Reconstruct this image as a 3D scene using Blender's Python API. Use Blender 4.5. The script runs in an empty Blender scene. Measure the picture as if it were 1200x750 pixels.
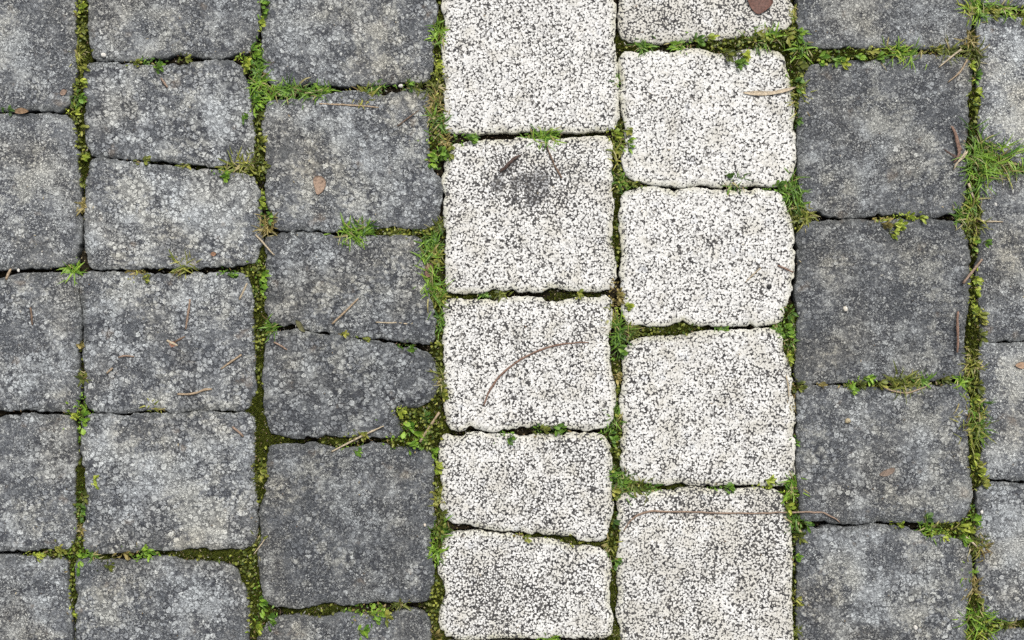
import bpy, math, random
import numpy as np

random.seed(7)
rng = np.random.default_rng(11)
scene = bpy.context.scene
COL = scene.collection

# ------------------------------------------------------------------ camera, sky, sun, exposure
CAM_H = 1.2
MM = 0.001                      # one photograph pixel is one millimetre on the pavement
cam_data = bpy.data.cameras.new('camera')
cam_data.sensor_width = 36.0
cam_data.lens = 36.0 * CAM_H / 1.2
cam_data.clip_start = 0.01
cam_data.clip_end = 200.0
cam = bpy.data.objects.new('camera', cam_data)
cam.location = (0, 0, CAM_H)
COL.objects.link(cam)
scene.camera = cam

SUN_EL, SUN_AZ = math.radians(52), math.radians(20)      # azimuth clockwise from +Y
world = bpy.data.worlds.new('World')
scene.world = world
world.use_nodes = True
wn = world.node_tree.nodes
bg = wn['Background']
sky = wn.new('ShaderNodeTexSky')
sky.sky_type = 'NISHITA'
sky.sun_disc = False
sky.sun_elevation = SUN_EL
sky.sun_rotation = SUN_AZ
sky.air_density = 1.0
sky.dust_density = 6.0
sky.ozone_density = 0.6
hs = wn.new('ShaderNodeHueSaturation')
hs.inputs['Saturation'].default_value = 0.22             # overcast: the sky is nearly white
world.node_tree.links.new(sky.outputs[0], hs.inputs['Color'])
world.node_tree.links.new(hs.outputs[0], bg.inputs['Color'])
bg.inputs['Strength'].default_value = 0.12

sun_data = bpy.data.lights.new('sun', 'SUN')
sun_data.energy = 1.8
sun_data.angle = math.radians(11)
sun_data.color = (1.0, 0.965, 0.91)
sun = bpy.data.objects.new('sun', sun_data)
sun.rotation_euler = (math.pi / 2 - SUN_EL, 0, math.pi - SUN_AZ)
COL.objects.link(sun)

scene.view_settings.view_transform = 'Standard'
scene.view_settings.look = 'None'
scene.view_settings.gamma = 1.0
scene.view_settings.exposure = 0.14
scene.render.engine = 'CYCLES'
scene.cycles.use_denoising = False
scene.cycles.max_bounces = 6

# ------------------------------------------------------------------ helpers
def wx(px): return (px - 600.0) * MM
def wy(py): return (375.0 - py) * MM

def hash01(ix, iy, seed):
    h = (ix.astype(np.int64) * 374761393 + iy.astype(np.int64) * 668265263 + seed * 974634257) & 0xffffffff
    h = ((h ^ (h >> 13)) * 1274126177) & 0xffffffff
    h = (h ^ (h >> 16)) & 0xffffffff
    return h / 4294967295.0

def vnoise(x, y, size, seed=0):
    """smooth value noise in [-1, 1]; size is the feature size in the units of x and y"""
    x = np.asarray(x, float) / size; y = np.asarray(y, float) / size
    ix = np.floor(x); iy = np.floor(y)
    fx = x - ix; fy = y - iy
    fx = fx * fx * (3 - 2 * fx); fy = fy * fy * (3 - 2 * fy)
    a = hash01(ix, iy, seed); b = hash01(ix + 1, iy, seed)
    c = hash01(ix, iy + 1, seed); d = hash01(ix + 1, iy + 1, seed)
    return ((a * (1 - fx) + b * fx) * (1 - fy) + (c * (1 - fx) + d * fx) * fy) * 2 - 1

def np_mesh(name, verts, faces, mat=None, smooth=True):
    """faces: list of arrays, each (n, k) with its own k"""
    me = bpy.data.meshes.new(name)
    verts = np.asarray(verts, np.float32)
    faces = [np.asarray(f, np.int32) for f in faces if len(f)]
    me.vertices.add(len(verts)); me.vertices.foreach_set('co', verts.ravel())
    nl = sum(f.size for f in faces); nf = sum(len(f) for f in faces)
    me.loops.add(nl); me.polygons.add(nf)
    me.loops.foreach_set('vertex_index', np.concatenate([f.ravel() for f in faces]))
    sizes = np.concatenate([np.full(len(f), f.shape[1], np.int32) for f in faces])
    me.polygons.foreach_set('loop_start', np.concatenate([[0], np.cumsum(sizes)[:-1]]).astype(np.int32))
    me.polygons.foreach_set('loop_total', sizes)
    me.polygons.foreach_set('use_smooth', np.full(nf, smooth, bool))
    me.update(calc_edges=True)
    me.validate()
    if mat: me.materials.append(mat)
    return me

def vattr(me, name, vals, kind='FLOAT'):
    a = me.attributes.new(name, kind, 'POINT')
    if kind == 'FLOAT': a.data.foreach_set('value', np.asarray(vals, np.float32).ravel())
    else: a.data.foreach_set('color', np.asarray(vals, np.float32).ravel())

def add_obj(name, data, parent=None, loc=(0, 0, 0), rot=(0, 0, 0), scale=(1, 1, 1)):
    o = bpy.data.objects.new(name, data)
    COL.objects.link(o)
    o.location = loc; o.rotation_euler = rot; o.scale = scale
    if parent: o.parent = parent
    return o

def tag(o, label=None, cat=None, group=None, kind=None):
    if label: o['label'] = label
    if cat: o['category'] = cat
    if group: o['group'] = group
    if kind: o['kind'] = kind
    return o

class NT:
    """small node-tree helper"""
    def __init__(s, name):
        s.m = bpy.data.materials.new(name); s.m.use_nodes = True
        s.t = s.m.node_tree; s.n = s.t.nodes; s.l = s.t.links
        s.b = s.n['Principled BSDF']
    def new(s, t, **kw):
        n = s.n.new(t)
        for k, v in kw.items(): setattr(n, k, v)
        return n
    def put(s, sock, v):
        if isinstance(v, bpy.types.NodeSocket): s.l.new(v, sock)
        elif v is not None: sock.default_value = v
    def math(s, op, a, b=None, c=None, clamp=False):
        n = s.new('ShaderNodeMath', operation=op, use_clamp=clamp)
        s.put(n.inputs[0], a); s.put(n.inputs[1], b); s.put(n.inputs[2], c)
        return n.outputs[0]
    def mr(s, v, a, b, c=0.0, d=1.0, smooth=True):
        n = s.new('ShaderNodeMapRange', interpolation_type='SMOOTHSTEP' if smooth else 'LINEAR')
        for i, x in enumerate((v, a, b, c, d)): s.put(n.inputs[i], x)
        return n.outputs[0]
    def mix(s, f, a, b, blend='MIX'):
        n = s.new('ShaderNodeMix', data_type='RGBA', blend_type=blend)
        s.put(n.inputs[0], f); s.put(n.inputs[6], a); s.put(n.inputs[7], b)
        return n.outputs[2]
    def noise(s, vec, scale, detail=2.0, rough=0.5, dist=0.0):
        n = s.new('ShaderNodeTexNoise')
        s.put(n.inputs['Vector'], vec)
        n.inputs['Scale'].default_value = scale; n.inputs['Detail'].default_value = detail
        n.inputs['Roughness'].default_value = rough; n.inputs['Distortion'].default_value = dist
        return n
    def voro(s, vec, scale, feature='F1', rnd=1.0):
        n = s.new('ShaderNodeTexVoronoi', feature=feature)
        s.put(n.inputs['Vector'], vec)
        n.inputs['Scale'].default_value = scale; n.inputs['Randomness'].default_value = rnd
        return n
    def ramp(s, f, stops):
        n = s.new('ShaderNodeValToRGB'); s.put(n.inputs[0], f)
        e = n.color_ramp.elements
        while len(e) < len(stops): e.new(0.5)
        for q, (p, c) in zip(e, stops):
            q.position = p; q.color = (c[0], c[1], c[2], 1)
        return n.outputs[0]
    def attr(s, name, kind='GEOMETRY'):
        return s.new('ShaderNodeAttribute', attribute_name=name, attribute_type=kind)
    def wpos(s, warp=0.0, wscale=200.0):
        p = s.new('ShaderNodeNewGeometry').outputs['Position']
        if not warp: return p
        nz = s.noise(p, wscale, 1.0)
        sub = s.new('ShaderNodeVectorMath', operation='SUBTRACT'); s.l.new(nz.outputs['Color'], sub.inputs[0]); sub.inputs[1].default_value = (.5, .5, .5)
        sc = s.new('ShaderNodeVectorMath', operation='SCALE'); s.l.new(sub.outputs[0], sc.inputs[0]); sc.inputs['Scale'].default_value = warp
        ad = s.new('ShaderNodeVectorMath', operation='ADD'); s.l.new(p, ad.inputs[0]); s.l.new(sc.outputs[0], ad.inputs[1])
        return ad.outputs[0]
    def bump(s, h, strength, dist, normal=None):
        n = s.new('ShaderNodeBump'); s.put(n.inputs['Height'], h)
        n.inputs['Strength'].default_value = strength; n.inputs['Distance'].default_value = dist
        if normal: s.l.new(normal, n.inputs['Normal'])
        return n.outputs[0]

# ------------------------------------------------------------------ materials
def mat_white_stone():
    t = NT('white_speckled_concrete')
    p = t.wpos(0.0016, 420.0)
    pw = t.wpos()
    n1 = t.noise(p, 430.0, 2.0, 0.6).outputs['Fac']
    n2 = t.noise(pw, 70.0, 3.0, 0.6).outputs['Fac']
    n3 = t.noise(pw, 18.0, 3.0, 0.6).outputs['Fac']
    vo = t.voro(p, 425.0)
    vd, vc = vo.outputs['Distance'], vo.outputs['Color']
    sep = t.new('ShaderNodeSeparateColor'); t.l.new(vc, sep.inputs[0])
    wear = t.attr('wear').outputs['Fac']
    rim = t.attr('rim').outputs['Fac']
    # each chip is a rounded grain; the dark matrix shows between the grains, more where the face is worn
    s = t.math('MULTIPLY_ADD', t.math('SUBTRACT', n1, 0.5), 0.55, vd)
    thr = t.math('MULTIPLY_ADD', t.math('SUBTRACT', n2, 0.5), -0.36, WHITE_THR)
    thr = t.math('MULTIPLY_ADD', t.math('SUBTRACT', n3, 0.5), -0.28, thr)
    thr = t.math('MULTIPLY_ADD', t.math('SUBTRACT', sep.outputs[1], 0.5), 0.16, thr)
    thr = t.math('MULTIPLY_ADD', wear, -0.18, thr)
    thr = t.math('MULTIPLY_ADD', rim, 0.05, thr)
    grime = t.attr('coarse', 'OBJECT').outputs['Fac']
    thr = t.math('MULTIPLY_ADD', t.math('SUBTRACT', t.attr('tone', 'OBJECT').outputs['Fac'], 1.0), 0.5, thr)
    d = t.math('SUBTRACT', thr, s)
    chip = t.mr(d, -0.055, 0.055)
    chipcol = t.ramp(sep.outputs[0], [(0.0, (.30, .297, .29)), (0.10, (.52, .515, .50)), (0.35, (.675, .67, .645)), (0.8, (.755, .75, .725)), (1.0, (.80, .795, .775))])
    chipcol = t.mix(t.math('MULTIPLY', t.math('MULTIPLY', rim, t.mr(n3, 0.35, 0.65, 0.45, 1.2)), 0.7), chipcol, (.47, .455, .33, 1))
    dirt = t.noise(pw, 30.0, 4.0, 0.65).outputs['Fac']
    chipcol = t.mix(t.math('MULTIPLY', t.mr(t.math('MULTIPLY_ADD', grime, 0.14, dirt), 0.52, 0.72), 0.55), chipcol, (.52, .495, .425, 1))
    chipcol = t.mix(t.mr(t.noise(pw, 19.0, 4.0, 0.6).outputs['Fac'], 0.60, 0.72, 0, 0.3), chipcol, (.36, .355, .33, 1))
    chipcol = t.mix(t.mr(t.noise(pw, 55.0, 2.0).outputs['Fac'], 0.62, 0.72, 0, 0.30), chipcol, (.50, .53, .58, 1))
    chipcol = t.mix(t.math('MULTIPLY', t.mr(wear, 0.6, 1.05), 0.72), chipcol, (.27, .275, .285, 1))
    dark = t.ramp(t.noise(p, 260.0, 1.0).outputs['Fac'], [(0.3, (.022, .022, .025)), (0.55, (.075, .072, .07)), (0.75, (.20, .19, .175))])
    col = t.mix(chip, dark, chipcol)
    t.l.new(col, t.b.inputs['Base Color'])
    t.b.inputs['Roughness'].default_value = 0.78
    t.b.inputs['Specular IOR Level'].default_value = 0.3
    h = t.math('ADD', chip, t.math('MULTIPLY', t.noise(pw, 900.0, 1.0).outputs['Fac'], 0.4))
    t.l.new(t.bump(h, 0.5, 0.0012), t.b.inputs['Normal'])
    return t.m
WHITE_THR = 0.635

def mat_grey_stone():
    t = NT('grey_aggregate_concrete')
    p = t.wpos(0.0055, 300.0)
    pw = t.wpos()
    tone = t.attr('tone', 'OBJECT').outputs['Fac']
    coarse = t.attr('coarse', 'OBJECT').outputs['Fac']
    rim = t.attr('rim').outputs['Fac']
    light = t.attr('light').outputs['Fac']
    va = t.voro(p, 160.0); vb = t.voro(p, 330.0)
    da, db = va.outputs['Distance'], vb.outputs['Distance']
    sa = t.new('ShaderNodeSeparateColor'); t.l.new(va.outputs['Color'], sa.inputs[0])
    sb = t.new('ShaderNodeSeparateColor'); t.l.new(vb.outputs['Color'], sb.inputs[0])
    mott = t.noise(pw, 14.0, 4.0, 0.62).outputs['Fac']
    mott2 = t.noise(pw, 48.0, 4.0, 0.65).outputs['Fac']
    cl = t.noise(pw, 24.0, 3.0, 0.6).outputs['Fac']
    fine = t.noise(pw, 430.0, 3.0, 0.8).outputs['Fac']
    mid = t.noise(pw, 190.0, 3.0, 0.7).outputs['Fac']
    # where the face has bloomed pale: large soft patches broken up by smaller ones
    dust = t.math('ADD', t.math('MULTIPLY_ADD', mott, 0.42, t.math('MULTIPLY', mott2, 0.58)), t.math('MULTIPLY_ADD', light, 0.13, t.math('MULTIPLY_ADD', mid, 0.45, -0.225)))
    pale = t.mr(dust, 0.455, 0.575)
    # rounded grains with dark crevices between them
    jit = t.math('SUBTRACT', fine, 0.5)
    ea = t.voro(p, 160.0, 'DISTANCE_TO_EDGE').outputs['Distance']; eb = t.voro(p, 330.0, 'DISTANCE_TO_EDGE').outputs['Distance']
    ga = t.math('MULTIPLY', t.mr(t.math('MULTIPLY_ADD', jit, 0.30, ea), 0.02, 0.11), t.mr(t.math('MULTIPLY_ADD', jit, 0.4, da), 0.56, 0.72, 1.0, 0.0))
    gb = t.math('MULTIPLY', t.mr(t.math('MULTIPLY_ADD', jit, 0.45, eb), 0.02, 0.14), t.mr(t.math('MULTIPLY_ADD', jit, 0.6, db), 0.52, 0.70, 1.0, 0.0))
    worn = t.mr(t.noise(pw, 33.0, 3.0, 0.6).outputs['Fac'], 0.46, 0.62)         # faces polished flat: grain fades
    ga = t.math('MAXIMUM', ga, t.math('MULTIPLY', worn, 0.34)); gb = t.math('MAXIMUM', gb, t.math('MULTIPLY', worn, 0.5))
    cm = t.math('ADD', t.math('MULTIPLY_ADD', sa.outputs[1], 0.34, cl), t.math('MULTIPLY_ADD', coarse, 0.34, -0.14))
    peb = t.mr(cm, 0.66, 0.76)
    colb = t.ramp(sb.outputs[0], [(0.0, (.13, .134, .143)), (0.4, (.215, .22, .23)), (0.8, (.285, .287, .287)), (1.0, (.42, .42, .41))])
    colb = t.mix(gb, (.05, .052, .06, 1), colb)
    cola = t.ramp(sa.outputs[0], [(0.0, (.135, .139, .148)), (0.45, (.207, .213, .224)), (0.9, (.29, .294, .298)), (1.0, (.40, .405, .40))])
    ringa = t.mr(da, 0.10, 0.36, 0.80, 1.14)
    rs = t.new('ShaderNodeVectorMath', operation='SCALE'); t.l.new(cola, rs.inputs[0]); t.l.new(ringa, rs.inputs['Scale'])
    cola = t.mix(ga, (.038, .04, .048, 1), rs.outputs[0])
    col = t.mix(peb, colb, cola)
    grain = t.mix(peb, gb, ga)
    palecol = t.mix(t.mr(t.noise(pw, 11.0, 2.0).outputs['Fac'], 0.42, 0.6), (.45, .465, .475, 1), (.465, .455, .415, 1))
    col = t.mix(t.math('MULTIPLY', pale, t.math('MULTIPLY_ADD', grain, 0.40, 0.33)), col, palecol)
    dk = t.mr(dust, 0.32, 0.47, 0.7, 0.0)
    col = t.mix(dk, col, (.088, .094, .105, 1))
    br = t.noise(pw, 9.0, 2.0).outputs['Fac']
    col = t.mix(t.mr(br, 0.48, 0.66, 0, 0.7), col, t.mix(1.0, col, (1.06, 1.0, .90, 1), 'MULTIPLY'))
    rusty = t.noise(pw, 37.0, 3.0, 0.6).outputs['Fac']
    col = t.mix(t.mr(rusty, 0.62, 0.74, 0, 0.4), col, (.24, .185, .14, 1))
    fg = t.ramp(fine, [(0.32, (.36, .36, .37)), (0.5, (1.0, 1.0, 1.0)), (0.68, (1.75, 1.75, 1.73))])
    col = t.mix(0.9, col, fg, 'MULTIPLY')
    spk = t.voro(pw, 120.0); ss = t.new('ShaderNodeSeparateColor'); t.l.new(spk.outputs['Color'], ss.inputs[0])
    sp = t.math('MULTIPLY', t.math('GREATER_THAN', ss.outputs[0], 0.90), t.mr(spk.outputs['Distance'], 0.09, 0.16, 1.0, 0.0))
    col = t.mix(t.math('MULTIPLY', sp, 0.85), col, (.64, .64, .62, 1))
    col = t.mix(1.0, col, (.972, 1.0, 1.005, 1), 'MULTIPLY')
    mul = t.new('ShaderNodeVectorMath', operation='SCALE'); t.l.new(col, mul.inputs[0]); t.l.new(t.math('MULTIPLY', tone, 1.04), mul.inputs['Scale'])
    col = t.mix(t.math('MULTIPLY', rim, 0.35), mul.outputs[0], (.095, .10, .09, 1))
    t.l.new(col, t.b.inputs['Base Color'])
    t.b.inputs['Roughness'].default_value = 0.8
    t.b.inputs['Specular IOR Level'].default_value = 0.35
    h = t.math('ADD', t.math('MULTIPLY', grain, 0.8), t.math('MULTIPLY', fine, 0.7))
    t.l.new(t.bump(h, 0.8, 0.0017), t.b.inputs['Normal'])
    return t.m

def mat_bed():
    t = NT('joint_soil')
    pw = t.wpos()
    moss = t.attr('moss').outputs['Fac']
    n = t.noise(pw, 420.0, 3.0, 0.65).outputs['Fac']
    n2 = t.noise(pw, 90.0, 3.0, 0.6).outputs['Fac']
    soil = t.ramp(n, [(0.3, (.010, .008, .005)), (0.7, (.040, .031, .017))])
    green = t.ramp(n, [(0.25, (.020, .026, .004)), (0.5, (.050, .062, .009)), (0.78, (.125, .135, .020))])
    f = t.mr(t.math('ADD', moss, t.math('MULTIPLY_ADD', n2, 0.9, -0.45)), 0.30, 0.62)
    t.l.new(t.mix(f, soil, green), t.b.inputs['Base Color'])
    t.b.inputs['Roughness'].default_value = 0.95
    t.b.inputs['Specular IOR Level'].default_value = 0.15
    t.l.new(t.bump(n, 0.9, 0.003), t.b.inputs['Normal'])
    return t.m

def mat_leaf(name, source):
    """source 'object': the piece's own colour; 'tint': a colour per blade"""
    t = NT(name)
    c = t.new('ShaderNodeObjectInfo').outputs['Color'] if source == 'object' else t.attr('tint').outputs['Color']
    n = t.noise(t.wpos(), 350.0, 2.0).outputs['Fac']
    c = t.mix(1.0, c, t.ramp(n, [(0.3, (.72, .74, .70)), (0.7, (1.22, 1.2, 1.15))]), 'MULTIPLY')
    t.l.new(c, t.b.inputs['Base Color'])
    t.b.inputs['Roughness'].default_value = 0.48
    t.b.inputs['Specular IOR Level'].default_value = 0.4
    tr = t.new('ShaderNodeBsdfTranslucent'); t.l.new(c, tr.inputs['Color'])
    mx = t.new('ShaderNodeMixShader'); mx.inputs[0].default_value = 0.28
    t.l.new(t.b.outputs[0], mx.inputs[1]); t.l.new(tr.outputs[0], mx.inputs[2])
    t.l.new(mx.outputs[0], t.n['Material Output'].inputs['Surface'])
    return t.m

def mat_dry(name):
    t = NT(name)
    c = t.new('ShaderNodeObjectInfo').outputs['Color']
    n = t.noise(t.wpos(), 420.0, 3.0, 0.6).outputs['Fac']
    c = t.mix(1.0, c, t.ramp(n, [(0.3, (.55, .53, .5)), (0.7, (1.3, 1.28, 1.25))]), 'MULTIPLY')
    t.l.new(c, t.b.inputs['Base Color'])
    t.b.inputs['Roughness'].default_value = 0.7
    t.l.new(t.bump(n, 0.5, 0.0006), t.b.inputs['Normal'])
    return t.m

def mat_ground():
    t = NT('packed_earth')
    n = t.noise(t.wpos(), 40.0, 4.0).outputs['Fac']
    t.l.new(t.ramp(n, [(0.3, (.05, .04, .028)), (0.7, (.10, .085, .06))]), t.b.inputs['Base Color'])
    t.b.inputs['Roughness'].default_value = 0.95
    return t.m

M_WHITE, M_GREY, M_BED = mat_white_stone(), mat_grey_stone(), mat_bed()
M_LEAF, M_LEAF_MIX = mat_leaf('leaf_green', 'object'), mat_leaf('leaf_green_mixed', 'tint')
M_DRY, M_GROUND = mat_dry('dry_plant'), mat_ground()

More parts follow.
